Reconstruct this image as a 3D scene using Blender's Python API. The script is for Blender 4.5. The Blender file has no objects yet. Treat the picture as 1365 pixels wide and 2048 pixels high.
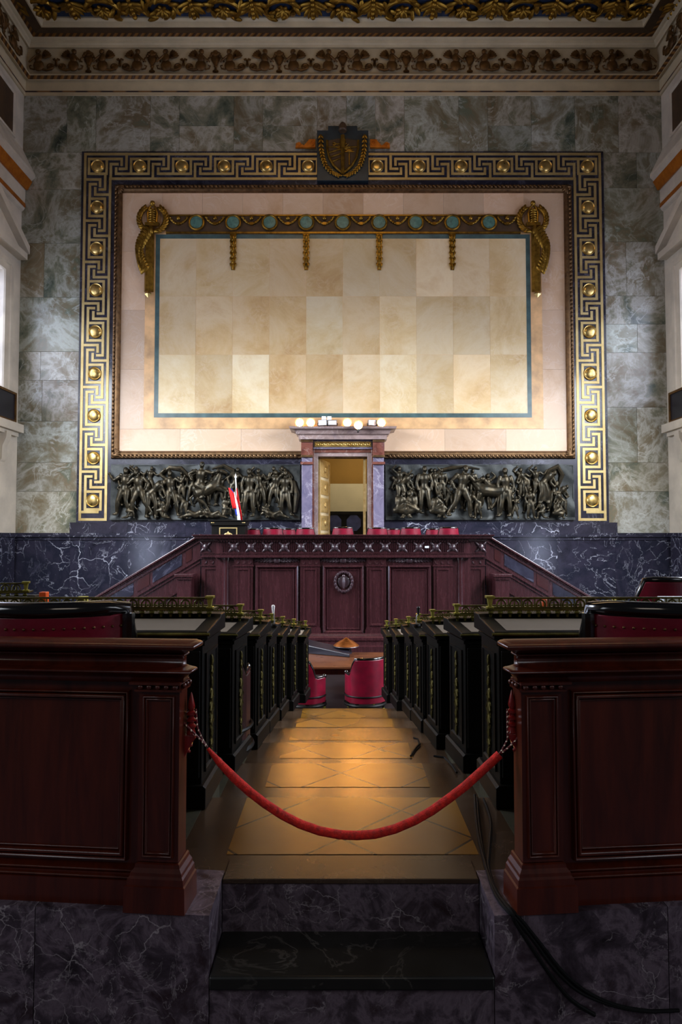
import bpy, bmesh, math, random
from math import sin, cos, pi, radians as R, sqrt, atan2
from mathutils import Vector, Matrix, Euler
random.seed(7)
SC = bpy.context.scene
COL = SC.collection
# ------------------------------------------------------------------ camera
FPX, PITCH, ZC = 1300.0, R(2.246), 2.2
cam_d = bpy.data.cameras.new('camera'); cam = bpy.data.objects.new('camera', cam_d); COL.objects.link(cam)
cam.location = (0, 0, ZC); cam.rotation_euler = (pi/2+PITCH, 0, 0)
cam_d.sensor_fit = 'VERTICAL'; cam_d.sensor_height = 36; cam_d.lens = 36*FPX/2048
cam_d.clip_start = .05; cam_d.clip_end = 200
SC.camera = cam
# ------------------------------------------------------------------ light and exposure
SC.view_settings.view_transform = 'Standard'; SC.view_settings.look = 'None'
SC.view_settings.exposure = 0.0; SC.view_settings.gamma = 1.0; SC.view_settings.use_curve_mapping = False
WORLD_COL, WORLD_STR = (.80, .84, 1.0), .045
WINDOW_STR = {'near': 12.0, 'far': 6.0}
LAMP_STR = 320.0
w = bpy.data.worlds.new('world'); SC.world = w; w.use_nodes = True
bg = w.node_tree.nodes['Background']; bg.inputs[0].default_value = (*WORLD_COL, 1); bg.inputs[1].default_value = WORLD_STR
def area(name, loc, rot, sx, sy, power, col):
    l = bpy.data.lights.new(name, 'AREA'); l.shape = 'RECTANGLE'; l.size = sx; l.size_y = sy
    l.energy = power; l.color = col
    o = bpy.data.objects.new(name, l); COL.objects.link(o); o.location = loc; o.rotation_euler = rot
    return o
# unseen warm fill added high over the seats to warm the upper wall
area('overhead_fill_light', (0, 9.0, 14.2), (R(28), 0, 0), 5, 3, 150, (1.0, .66, .32))
# unseen fill added behind the camera to bring out the barrier mouldings
area('front_fill_light', (0, -4.0, 6.2), (R(62), 0, 0), 3, 1.5, 36, (1.0, .86, .72))
# sky light through the side windows; the pair behind the camera is added fill
for sx in (-1, 1):
    for (yy, zz, sy, sz, pw) in ((15.3, 7.5, 2.4, 3.0, 40), (11.4, 6.4, 2.9, 3.6, 980), (6.9, 6.4, 2.9, 3.6, 800), (-1.6, 5.0, 2.4, 4.0, 75)):
        l = area('window_and_fill_light', (sx*8.70, yy, zz), (0, sx*R(90-46), -sx*R(26) if yy > 0 else 0), sz, sy, pw, (.88, .93, 1.0)); l.data.spread = R(118)

# ------------------------------------------------------------------ pixel <-> place
def ray(u, v):
    xc = (u-682.5)/FPX; yc = (1024-v)/FPX
    return Vector((xc, cos(PITCH)-yc*sin(PITCH), sin(PITCH)+yc*cos(PITCH)))
def PX(u, v, D):
    d = ray(u, v); return d.x/d.y*D
def PZ(v, D):
    d = ray(682.5, v); return ZC+d.z/d.y*D
def P(u, v, D): return Vector((PX(u, v, D), D, PZ(v, D)))
def F(u, v, z):
    d = ray(u, v); t = (z-ZC)/d.z
    return Vector((d.x*t, d.y*t, z))

# ------------------------------------------------------------------ mesh builder
class MB:
    def __init__(s): s.v = []; s.f = []; s.m = []; s.at = []
    def add(s, vs, fs, m=0, a=None):
        b = len(s.v); s.v += [tuple(p) for p in vs]
        for f in fs:
            s.f.append([i+b for i in f]); s.m.append(m); s.at.append(a)
        return s
    def box(s, x0, x1, y0, y1, z0, z1, m=0, a=None):
        if x0 > x1: x0, x1 = x1, x0
        if y0 > y1: y0, y1 = y1, y0
        vs = [(x, y, z) for z in (z0, z1) for y in (y0, y1) for x in (x0, x1)]
        return s.add(vs, [(0,2,3,1),(4,5,7,6),(0,1,5,4),(2,6,7,3),(0,4,6,2),(1,3,7,5)], m, a)
    def prism(s, poly, a0, a1, ax='y', m=0):
        # poly in the two other axes; ax y: (x,z); x: (y,z); z: (x,y)
        def mk(p, t):
            return (p[0], t, p[1]) if ax == 'y' else ((t, p[0], p[1]) if ax == 'x' else (p[0], p[1], t))
        n = len(poly)
        vs = [mk(p, a0) for p in poly]+[mk(p, a1) for p in poly]
        fs = [(i, (i+1) % n, n+(i+1) % n, n+i) for i in range(n)]+[tuple(range(n))[::-1], tuple(range(n, 2*n))]
        return s.add(vs, fs, m)
    def tube(s, pts, r, n=8, closed=False, m=0, cap=True):
        pts = [Vector(p) for p in pts]; k = len(pts)
        rs = r if isinstance(r, (list, tuple)) else [r]*k
        vs = []; prev = None
        for i, p in enumerate(pts):
            if closed: t = pts[(i+1) % k]-pts[i-1]
            else: t = pts[min(i+1, k-1)]-pts[max(i-1, 0)]
            if t.length < 1e-9: t = Vector((0, 0, 1))
            t.normalize()
            if prev is None:
                a = Vector((0, 0, 1)) if abs(t.z) < .9 else Vector((0, 1, 0))
                u = t.cross(a).normalized()
            else:
                u = prev-t*prev.dot(t)
                u = u.normalized() if u.length > 1e-6 else t.orthogonal().normalized()
            prev = u; w_ = t.cross(u)
            for j in range(n):
                q = 2*pi*j/n
                vs.append(p+(u*cos(q)+w_*sin(q))*rs[i])
        fs = []
        for i in range(k if closed else k-1):
            for j in range(n):
                a = i*n+j; b = i*n+(j+1) % n; c = ((i+1) % k)*n
                fs.append((a, b, c+(j+1) % n, c+j))
        if cap and not closed:
            fs.append(tuple(range(n))[::-1]); fs.append(tuple(range((k-1)*n, k*n)))
        return s.add(vs, fs, m)
    def lathe(s, prof, c=(0,0,0), n=16, ax='z', m=0, sq=1.0):
        vs = []; c = Vector(c)
        for (r, h) in prof:
            for j in range(n):
                q = 2*pi*j/n; a, b = r*cos(q), r*sin(q)
                if ax == 'z': p = Vector((a, b*sq, h))
                elif ax == 'y': p = Vector((a, -h, b*sq))
                else: p = Vector((h, a, b))
                vs.append(c+p)
        k = len(prof); fs = []
        for i in range(k-1):
            for j in range(n):
                fs.append((i*n+j, i*n+(j+1) % n, (i+1)*n+(j+1) % n, (i+1)*n+j))
        fs.append(tuple(range(n))[::-1]); fs.append(tuple(range((k-1)*n, k*n)))
        return s.add(vs, fs, m)
    def ell(s, c, r, n=10, k=6, rot=None, m=0):
        c = Vector(c); vs = []
        if not isinstance(r, (tuple, list)): r = (r, r, r)
        M_ = rot if isinstance(rot, Matrix) else (Euler(rot).to_matrix() if rot else Matrix.Identity(3))
        vs.append(c+M_ @ Vector((0, 0, -r[2])))
        for i in range(1, k):
            t = -pi/2+pi*i/k
            for j in range(n):
                q = 2*pi*j/n
                vs.append(c+M_ @ Vector((r[0]*cos(t)*cos(q), r[1]*cos(t)*sin(q), r[2]*sin(t))))
        vs.append(c+M_ @ Vector((0, 0, r[2])))
        fs = [(0, 1+(j+1) % n, 1+j) for j in range(n)]
        for i in range(k-2):
            for j in range(n):
                a = 1+i*n
                fs.append((a+j, a+(j+1) % n, a+n+(j+1) % n, a+n+j))
        L = len(vs)-1; a = 1+(k-2)*n
        fs += [(a+j, a+(j+1) % n, L) for j in range(n)]
        return s.add(vs, fs, m)
    def frame(s, x0, x1, z0, z1, prof, y, fill=True, m=0, mf=None):
        # mitred rectangular moulding in the XZ plane; prof = [(inset, out towards -Y)]
        if x0 > x1: x0, x1 = x1, x0
        vs = []
        for d, o in prof:
            vs += [(x0+d, y-o, z0+d), (x1-d, y-o, z0+d), (x1-d, y-o, z1-d), (x0+d, y-o, z1-d)]
        fs = []
        for i in range(len(prof)-1):
            for j in range(4):
                a = i*4; fs.append((a+j, a+(j+1) % 4, a+4+(j+1) % 4, a+4+j))
        s.add(vs, fs, m)
        if fill:
            b = vs[-4:]; s.add(b, [(0, 1, 2, 3)], m if mf is None else mf)
        return s
    def xf(s, M_):
        s.v = [tuple(M_ @ Vector(p)) for p in s.v]; return s
    def build(s, name, mats, parent=None, smooth=True, bevel=0, world=False, ang=40):
        me = bpy.data.meshes.new(name)
        off = Vector((0, 0, 0))
        if world and parent: off = parent.location.copy(); q = parent
        if world and parent and parent.parent: off = off+parent.parent.location
        me.from_pydata([(p[0]-off.x, p[1]-off.y, p[2]-off.z) for p in s.v], [], s.f)
        if not isinstance(mats, (list, tuple)): mats = [mats]
        for m in mats: me.materials.append(m)
        for p, mi in zip(me.polygons, s.m): p.material_index = mi
        if any(a is not None for a in s.at):
            ca = me.color_attributes.new('slab', 'FLOAT_COLOR', 'CORNER')
            for p, a in zip(me.polygons, s.at):
                for li in p.loop_indices: ca.data[li].color = (*(a or (0, 0, 0)), 1)
        bm = bmesh.new(); bm.from_mesh(me); bmesh.ops.recalc_face_normals(bm, faces=bm.faces); bm.to_mesh(me); bm.free()
        if smooth:
            for p in me.polygons: p.use_smooth = True
            me.set_sharp_from_angle(angle=R(ang))
        o = bpy.data.objects.new(name, me); COL.objects.link(o)
        if parent: o.parent = parent
        if bevel:
            b = o.modifiers.new('bevel', 'BEVEL'); b.width = bevel; b.segments = 2; b.limit_method = 'ANGLE'; b.angle_limit = R(50)
        return o
def tag(o, label=None, cat=None, group=None, kind=None):
    if label: o['label'] = label
    if cat: o['category'] = cat
    if group: o['group'] = group
    if kind: o['kind'] = kind
    return o
def thing(name, label, cat, loc=(0,0,0), rz=0, group=None):
    o = bpy.data.objects.new(name, None); COL.objects.link(o); o.empty_display_size = .1
    o.location = loc; o.rotation_euler = (0, 0, rz)
    return tag(o, label, cat, group)
def kids(o): return [c for c in bpy.data.objects if c.parent == o]
def dup(root, loc, rz=0, label=None, group=None, scale=None):
    def cp(o, par):
        c = o.copy(); COL.objects.link(c)
        if par: c.parent = par
        for ch in kids(o): cp(ch, c)
        return c
    r = cp(root, None); r.location = loc; r.rotation_euler = (0, 0, rz)
    if scale: r.scale = scale
    if label: r['label'] = label
    if group: r['group'] = group
    return r
def struct(o): o['kind'] = 'structure'; return o

# ------------------------------------------------------------------ materials
def lin(c):
    return tuple(((x/255)/12.92 if x/255 <= .04045 else ((x/255+.055)/1.055)**2.4) for x in c)
class N:
    def __init__(s, name):
        s.m = bpy.data.materials.new(name); s.m.use_nodes = True; s.t = s.m.node_tree
        s.b = s.t.nodes['Principled BSDF']
    def n(s, typ, **kw):
        x = s.t.nodes.new(typ)
        for k, v in kw.items():
            if k.startswith('i_'): x.inputs[k[2:].replace('_', ' ')].default_value = v
            else: setattr(x, k, v)
        return x
    def l(s, a, b): s.t.links.new(a, b)
    def coord(s, attr=False, scale=(1,1,1), rot=(0,0,0)):
        tc = s.n('ShaderNodeTexCoord'); mp = s.n('ShaderNodeMapping')
        mp.inputs['Scale'].default_value = scale; mp.inputs['Rotation'].default_value = rot
        out = tc.outputs['Object']
        if attr:
            at = s.n('ShaderNodeAttribute', attribute_name='slab')
            vm = s.n('ShaderNodeVectorMath', operation='SCALE'); vm.inputs[3].default_value = 31.0
            s.l(at.outputs['Vector'], vm.inputs[0])
            ad = s.n('ShaderNodeVectorMath', operation='ADD'); s.l(out, ad.inputs[0]); s.l(vm.outputs[0], ad.inputs[1]); out = ad.outputs[0]
            s.attr = at
        s.l(out, mp.inputs[0]); return mp.outputs[0]
    def noise(s, co, scale, detail=4, rough=.55, dist=0):
        x = s.n('ShaderNodeTexNoise'); x.inputs['Scale'].default_value = scale; x.inputs['Detail'].default_value = detail
        x.inputs['Roughness'].default_value = rough; x.inputs['Distortion'].default_value = dist
        s.l(co, x.inputs['Vector']); return x.outputs['Fac']
    def ramp(s, fac, stops, interp='LINEAR'):
        x = s.n('ShaderNodeValToRGB'); cr = x.color_ramp; cr.interpolation = interp
        while len(cr.elements) < len(stops): cr.elements.new(.5)
        for e, (p, c) in zip(cr.elements, stops):
            e.position = p; e.color = (*lin(c), 1) if not isinstance(c, (int, float)) else (c, c, c, 1)
        s.l(fac, x.inputs[0]); return x.outputs['Color']
    def math(s, op, a, b=None, c=None):
        x = s.n('ShaderNodeMath', operation=op)
        for i, q in enumerate((a, b, c)):
            if q is None: continue
            if isinstance(q, (int, float)): x.inputs[i].default_value = q
            else: s.l(q, x.inputs[i])
        return x.outputs[0]
    def mix(s, fac, a, b, blend='MIX'):
        x = s.n('ShaderNodeMix', data_type='RGBA', blend_type=blend)
        for i, q in ((0, fac), (6, a), (7, b)):
            if isinstance(q, (int, float)): x.inputs[i].default_value = q
            elif isinstance(q, tuple): x.inputs[i].default_value = (*lin(q), 1)
            else: s.l(q, x.inputs[i])
        return x.outputs[2]
    def bump(s, h, strength=.3, dist=.02):
        x = s.n('ShaderNodeBump'); x.inputs['Strength'].default_value = strength; x.inputs['Distance'].default_value = dist
        s.l(h, x.inputs['Height']); s.l(x.outputs[0], s.b.inputs['Normal'])
    def fin(s, col=None, rough=.5, metal=0, coat=0, spec=.5):
        if col is not None:
            if isinstance(col, tuple): s.b.inputs['Base Color'].default_value = (*lin(col), 1)
            else: s.l(col, s.b.inputs['Base Color'])
        if isinstance(rough, (int, float)): s.b.inputs['Roughness'].default_value = rough
        else: s.l(rough, s.b.inputs['Roughness'])
        s.b.inputs['Metallic'].default_value = metal; s.b.inputs['Coat Weight'].default_value = coat
        s.b.inputs['Coat Roughness'].default_value = .12; s.b.inputs['Specular IOR Level'].default_value = spec
        return s.m
def plain(name, col, rough=.5, metal=0, var=.18, scale=6, bump=0, coat=0, spec=.5, st=(1,1,1)):
    k = N(name); co = k.coord(scale=st); f = k.noise(co, scale, 5)
    dk = tuple(c*(1-var) for c in col); lt = tuple(min(255, c*(1+var)) for c in col)
    c = k.ramp(f, [(.3, dk), (.7, lt)])
    if bump: k.bump(k.noise(co, scale*4, 3), bump, .01)
    return k.fin(c, rough, metal, coat, spec)
def marble(name, stops, scale, vein, vscale, vwidth, vamt, rough, attr=False, crack=None, spec=.5, tint=None):
    k = N(name); co = k.coord(attr)
    f = k.noise(co, scale, 10, .66, .55)
    c = k.ramp(f, stops)
    f2 = k.noise(co, vscale, 7, .6, 1.2)
    d = k.math('ABSOLUTE', k.math('SUBTRACT', f2, .5))
    v = k.math('SUBTRACT', 1, k.math('MINIMUM', k.math('DIVIDE', d, vwidth), 1))
    mask = k.math('MULTIPLY', k.math('SUBTRACT', k.noise(co, vscale*.6, 3), .38), 3.2)
    mask = k.math('MINIMUM', k.math('MAXIMUM', mask, 0), 1)
    c = k.mix(k.math('MULTIPLY', k.math('MULTIPLY', v, mask), vamt), c, vein)
    if crack:
        wv = k.n('ShaderNodeVectorMath', operation='ADD')
        nt = k.n('ShaderNodeTexNoise'); nt.inputs['Scale'].default_value = crack*1.3; nt.inputs['Detail'].default_value = 5
        k.l(co, nt.inputs['Vector']); sc = k.n('ShaderNodeVectorMath', operation='SCALE'); sc.inputs[3].default_value = .9/crack
        k.l(nt.outputs['Color'], sc.inputs[0]); k.l(co, wv.inputs[0]); k.l(sc.outputs[0], wv.inputs[1])
        vo = k.n('ShaderNodeTexVoronoi', feature='DISTANCE_TO_EDGE'); vo.inputs['Scale'].default_value = crack
        k.l(wv.outputs[0], vo.inputs['Vector'])
        cv = k.math('SUBTRACT', 1, k.math('MINIMUM', k.math('DIVIDE', vo.outputs[0], .016), 1))
        m2 = k.math('MINIMUM', k.math('MAXIMUM', k.math('MULTIPLY', k.math('SUBTRACT', k.noise(co, crack*.5, 5), .50), 9), 0), 1)
        c = k.mix(k.math('MULTIPLY', k.math('MULTIPLY', cv, m2), vamt), c, vein)
    if attr and tint:
        sep = k.n('ShaderNodeSeparateColor'); k.l(k.attr.outputs['Color'], sep.inputs[0])
        t = k.ramp(sep.outputs[0], [(i/(len(tint)-1), q) for i, q in enumerate(tint)])
        c = k.mix(.55, c, t, 'MULTIPLY')
        lum = k.ramp(sep.outputs[1], [(0, .78), (1, 1.0)])
        c = k.mix(1.0, c, lum, 'MULTIPLY')
    k.bump(f, .05, .01)
    return k.fin(c, rough, 0, 0, spec)
def wood(name, dark, light, rough=.3, st=(9, 9, 1.1), coat=.25, spec=.5):
    k = N(name); co = k.coord(scale=st)
    f = k.noise(co, 1.6, 7, .6, .8); g = k.noise(co, 9, 3)
    c = k.ramp(k.math('ADD', k.math('MULTIPLY', f, .8), k.math('MULTIPLY', g, .2)), [(.3, dark), (.7, light)])
    k.bump(g, .02, .003)
    return k.fin(c, k.math('ADD', k.math('MULTIPLY', f, .06), rough-.03), 0, coat, spec)
def gold(name, a, b, rough=.35, metal=.9, bump=.25, scale=8):
    k = N(name); co = k.coord(); f = k.noise(co, scale, 6, .6)
    c = k.ramp(f, [(.3, a), (.7, b)])
    k.bump(k.noise(co, scale*5, 3), bump, .006)
    return k.fin(c, k.math('ADD', k.math('MULTIPLY', f, .3), rough-.12), metal)
def emit(name, col, strength):
    k = N(name)
    k.b.inputs['Base Color'].default_value = (*lin(col), 1); k.b.inputs['Emission Color'].default_value = (*lin(col), 1)
    k.b.inputs['Emission Strength'].default_value = strength; k.b.inputs['Roughness'].default_value = .4
    return k.m

m_green = marble('green_marble', [(.28, (44, 54, 50)), (.36, (96, 104, 92)), (.44, (140, 138, 122)), (.50, (186, 184, 178)), (.545, (150, 146, 132)), (.60, (132, 118, 96)), (.66, (112, 118, 102)), (.74, (214, 212, 210))], .75, (230, 232, 232), 1.4, .03, .6, .26, attr=True,
                 tint=[(255, 252, 240), (212, 202, 172), (240, 246, 246), (190, 202, 178), (246, 230, 212), (222, 230, 220)])
m_dark = marble('dark_marble', [(.3, (20, 20, 28)), (.45, (44, 42, 55)), (.58, (30, 31, 42)), (.75, (74, 72, 88))], 1.1, (214, 216, 232), 1.3, .008, .6, .15, attr=True, crack=1.5)
m_step = marble('purple_marble', [(.3, (28, 22, 27)), (.43, (66, 57, 67)), (.5, (104, 92, 104)), (.57, (70, 60, 70)), (.66, (48, 34, 40)), (.78, (84, 74, 84))], 6.5, (196, 188, 194), 5.0, .010, .6, .3, attr=True, crack=7.0)
m_tread = marble('black_marble', [(.3, (14, 15, 14)), (.7, (34, 35, 33))], 2.5, (120, 115, 110), 2.5, .015, .5, .35)
m_frame = marble('frame_marble', [(.3, (20, 20, 28)), (.55, (38, 37, 50)), (.75, (58, 58, 72))], 1.4, (120, 120, 140), 1.4, .02, .5, .2)
m_red = marble('red_marble', [(.3, (70, 34, 30)), (.5, (120, 72, 60)), (.7, (92, 66, 70))], 3, (190, 170, 160), 2, .02, .5, .2)
m_lilac = marble('lilac_marble', [(.3, (84, 78, 98)), (.5, (120, 112, 134)), (.7, (96, 92, 116))], 1.6, (200, 195, 205), 1.6, .03, .6, .2)
m_cornm = marble('grey_rose_marble', [(.3, (110, 92, 92)), (.5, (160, 138, 132)), (.7, (130, 112, 116))], 2.0, (220, 205, 200), 2, .03, .6, .25)
m_stone = marble('beige_stone', [(.28, (198, 164, 112)), (.45, (224, 202, 158)), (.58, (236, 222, 190)), (.75, (212, 182, 132))], .55, (236, 224, 200), 3.0, .05, .5, .42, attr=True,
                 tint=[(255, 244, 226), (250, 226, 196), (255, 250, 240), (244, 214, 176), (255, 240, 220)])
m_rose = marble('pale_rose_stone', [(.3, (200, 166, 132)), (.5, (220, 192, 164)), (.7, (212, 184, 156))], .6, (236, 224, 212), 2.0, .04, .4, .4, attr=True,
                tint=[(255, 250, 244), (248, 232, 220), (255, 244, 232)])
m_peach = plain('peach_stone', (206, 164, 116), .45, var=.16, scale=2)
m_blue = plain('blue_stone_band', (66, 88, 88), .35, var=.2, scale=3)
m_cream = plain('cream_plaster', (188, 172, 142), .7, var=.06, scale=2)
m_wallst = plain('pale_ashlar', (196, 184, 166), .6, var=.08, scale=1.5)
m_gold = gold('gilt_bronze', (104, 76, 24), (176, 136, 54), .36)
m_gold2 = gold('inlay_brass', (174, 148, 92), (208, 186, 132), .45, .7, .05, 3)
m_med = gold('medallion_brass', (180, 146, 78), (226, 198, 130), .28, .9, .06, 6)
m_copper = gold('copper_gilt_moulding', (78, 58, 40), (134, 104, 72), .45)
m_bronze = gold('relief_bronze', (35, 37, 33), (78, 68, 50), .38, .75, .2, 9)
m_bronzed = gold('relief_bronze_ground', (36, 40, 40), (66, 68, 66), .5, .6, .5, 7)
m_browngilt = gold('dull_brown_gilding', (66, 44, 18), (116, 80, 34), .5, .5, .3, 6)
m_orange = gold('orange_gilding', (170, 92, 20), (210, 128, 40), .4, .6, .2, 6)
m_teal = plain('verdigris_disc', (76, 112, 102), .4, var=.2, scale=12)
m_ceilb = plain('ceiling_blue', (22, 38, 66), .7, var=.25, scale=2)
m_brown = plain('brown_paint', (66, 46, 26), .6, var=.2, scale=4)
m_plaque = plain('slate_blue_plaque', (34, 44, 50), .35, var=.2, scale=5)
m_maho = wood('mahogany', (48, 14, 7), (88, 31, 14), .30, coat=.15)
m_rost = wood('rostrum_mahogany', (42, 19, 22), (58, 28, 32), .27)
m_rostp = wood('rostrum_panel_mahogany', (40, 15, 16), (56, 24, 24), .25)
m_carve = wood('carved_dark_wood', (38, 24, 30), (66, 46, 52), .36)
m_black = wood('ebonised_wood', (7, 6, 5), (15, 13, 9), .46, coat=0, spec=.14)
m_blackr = plain('black_lacquer', (9, 7, 6), .14, var=.2, scale=4, coat=.6)
m_leather = plain('crimson_leather', (108, 5, 32), .36, var=.16, scale=7, bump=.12)
m_dleather = plain('dark_maroon_leather', (44, 14, 12), .4, var=.16, scale=7)
m_nail = gold('nail_brass', (84, 60, 38), (130, 98, 62), .45)
m_brass = gold('olive_brass', (60, 58, 24), (112, 106, 50), .36, .85, .2, 14)
m_brassb = gold('bright_olive_brass', (140, 134, 52), (196, 190, 92), .34, .8, .1, 14)
m_ormolu = gold('olive_gilt_ornament', (46, 42, 12), (84, 74, 24), .5, .75, .4, 22)
m_blot = plain('blotter_leather', (112, 102, 90), .5, var=.06, scale=3)
m_copperl = gold('lamp_copper', (150, 84, 36), (206, 128, 66), .28, .9, .05, 6)
m_table = wood('table_wood', (70, 38, 22), (108, 64, 38), .28, st=(1.5, 9, 9))
m_darkp = plain('dark_panel', (26, 24, 32), .3, var=.2, scale=4)
m_rope = plain('red_velvet', (196, 28, 14), .8, var=.22, scale=60, bump=.4)
m_redwood = wood('red_varnished_wood', (92, 14, 12), (136, 28, 24), .2)
m_cable = plain('black_cable', (9, 10, 12), .7, spec=.2)
m_white = plain('white_paint', (226, 224, 220), .5, var=.03)
m_flagr = plain('flag_red', (214, 14, 18), .7, var=.1); m_flagb = plain('flag_blue', (28, 52, 160), .7, var=.1); m_flagw = plain('flag_white', (232, 232, 236), .7, var=.04)
m_ochre = plain('ochre_wall', (150, 112, 42), .7, var=.06, scale=1); m_ivory = plain('ivory_wall', (216, 206, 176), .7, var=.04, scale=1)
m_doorgold = gold('door_gilding', (186, 150, 84), (226, 198, 140), .36, .5, .15, 8)
m_doorcream = plain('door_cream_enamel', (214, 196, 160), .4, var=.06, scale=3)
m_dpurple = plain('violet_panel', (70, 78, 128), .25, var=.15, scale=4)
m_metal = plain('grey_metal', (150, 150, 152), .35, .8); m_dmetal = plain('dark_metal', (34, 32, 32), .4, .6)
m_olive = plain('olive_carpet', (40, 36, 10), .9, var=.2, scale=30)
m_hallf = plain('hall_floor_stone', (30, 26, 26), .3, var=.2, scale=2)
m_glow = emit('lamp_glow', (255, 168, 74), LAMP_STR)
m_pane = emit('window_daylight', (206, 220, 255), WINDOW_STR['far'])
m_pane2 = emit('doorway_daylight', (206, 220, 255), WINDOW_STR['near'])
m_orangep = plain('orange_plastic', (220, 84, 20), .4); m_yellowp = plain('yellow_green_card', (170, 160, 60), .6); m_paper = plain('white_paper', (224, 228, 234), .7, var=.05)

def floor_mat():
    k = N('diamond_floor'); co = k.coord(scale=(1, 1, 1), rot=(0, 0, R(45)))
    br = k.n('ShaderNodeTexBrick'); br.offset = 0; br.inputs['Scale'].default_value = 1
    br.inputs['Brick Width'].default_value = .40; br.inputs['Row Height'].default_value = .40; br.inputs['Mortar Size'].default_value = .006
    br.inputs['Color1'].default_value = (*lin((104, 74, 26)), 1); br.inputs['Color2'].default_value = (*lin((134, 98, 36)), 1); br.inputs['Mortar'].default_value = (*lin((48, 34, 18)), 1)
    k.l(co, br.inputs['Vector'])
    f = k.noise(k.coord(), 3, 2); c = k.mix(.5, br.outputs['Color'], k.ramp(f, [(.25, (196, 176, 140)), (.75, (255, 244, 214))]), 'MULTIPLY')
    return k.fin(c, .27, 0, 0, .7)
m_floor = floor_mat()
m_fborder = marble('brown_marble_border', [(.3, (50, 38, 28)), (.7, (72, 56, 42))], 3, (110, 94, 78), 4, .02, .3, .25)
def bead_mat(name, base, dot, freq, rough=.5):
    k = N(name); co = k.coord(); sx = k.n('ShaderNodeSeparateXYZ'); k.l(co, sx.inputs[0])
    s_ = k.math('SINE', k.math('MULTIPLY', k.math('ADD', sx.outputs[0], sx.outputs[1]), freq))
    c = k.ramp(k.math('ADD', k.math('MULTIPLY', s_, .5), .5), [(.35, base), (.65, dot)])
    k.bump(s_, .4, .02)
    return k.fin(c, rough, .3)
m_bead = bead_mat('beaded_gilding', (70, 44, 22), (128, 86, 32), 34)
m_dash = bead_mat('dashed_paint', (60, 44, 46), (140, 100, 60), 9)
# ================================================================== the hall shell
DW = 17.5; AX = .047; XL, XR = -8.755, 8.84; ZF = -.35; ZD = 1.35
HX = .66                                    # half width of the central doorway
def zw(v, D=17.4): return PZ(v, D)
def xw(u, v, D=17.4): return PX(u, v, D)
ZT = zw(191, DW)
fz0, fz1 = zw(1045), zw(302)                # fret frame bottom / top
fxl = (xw(167, 303)+xw(148, 1045))/2; fxr = (xw(1206, 303)+xw(1222, 1045))/2
# back wall core with the doorway cut out
b = MB(); b.box(XL-.4, AX-HX, DW, DW+.3, ZF, ZT+1.6); b.box(AX+HX, XR+.4, DW, DW+.3, ZF, ZT+1.6)
b.box(AX-HX, AX+HX, DW, DW+.3, 4.36, ZT+1.6); b.box(AX-HX, AX+HX, DW, DW+.3, ZF, ZD)
struct(b.build('wall_back', m_wallst, smooth=False))
# marble veneer slabs
rs = random.Random(3)
b = MB()
def slab(x0, x1, z0, z1):
    g = .004
    b.box(x0+g, x1-g, DW-.03, DW, z0+g, z1-g, 0, (rs.random(), rs.random(), rs.random()))
zdado = zw(1066)
for (x0, x1) in ((XL, fxl), (fxr, XR)):
    z = zdado
    while z < fz1-.3:
        h = rs.choice([.78, 1.12, 1.5, 1.5]); h = min(h, fz1-z)
        if fz1-z-h < .4: h = fz1-z
        if rs.random() < .45:
            xm = x0+(x1-x0)*rs.uniform(.35, .65); slab(x0, xm, z, z+h); slab(xm, x1, z, z+h)
        else: slab(x0, x1, z, z+h)
        z += h
x = XL
while x < XR-.1:
    wd = rs.choice([.8, .8, 1.5, 1.2]); wd = min(wd, XR-x)
    if XR-x-wd < .5: wd = XR-x
    if rs.random() < .3 and wd > 1: slab(x, x+wd, fz1, fz1+.75); slab(x, x+wd, fz1+.75, ZT)
    else: slab(x, x+wd, fz1, ZT)
    x += wd
struct(b.build('wall_back_marble', m_green, smooth=False))
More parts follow.
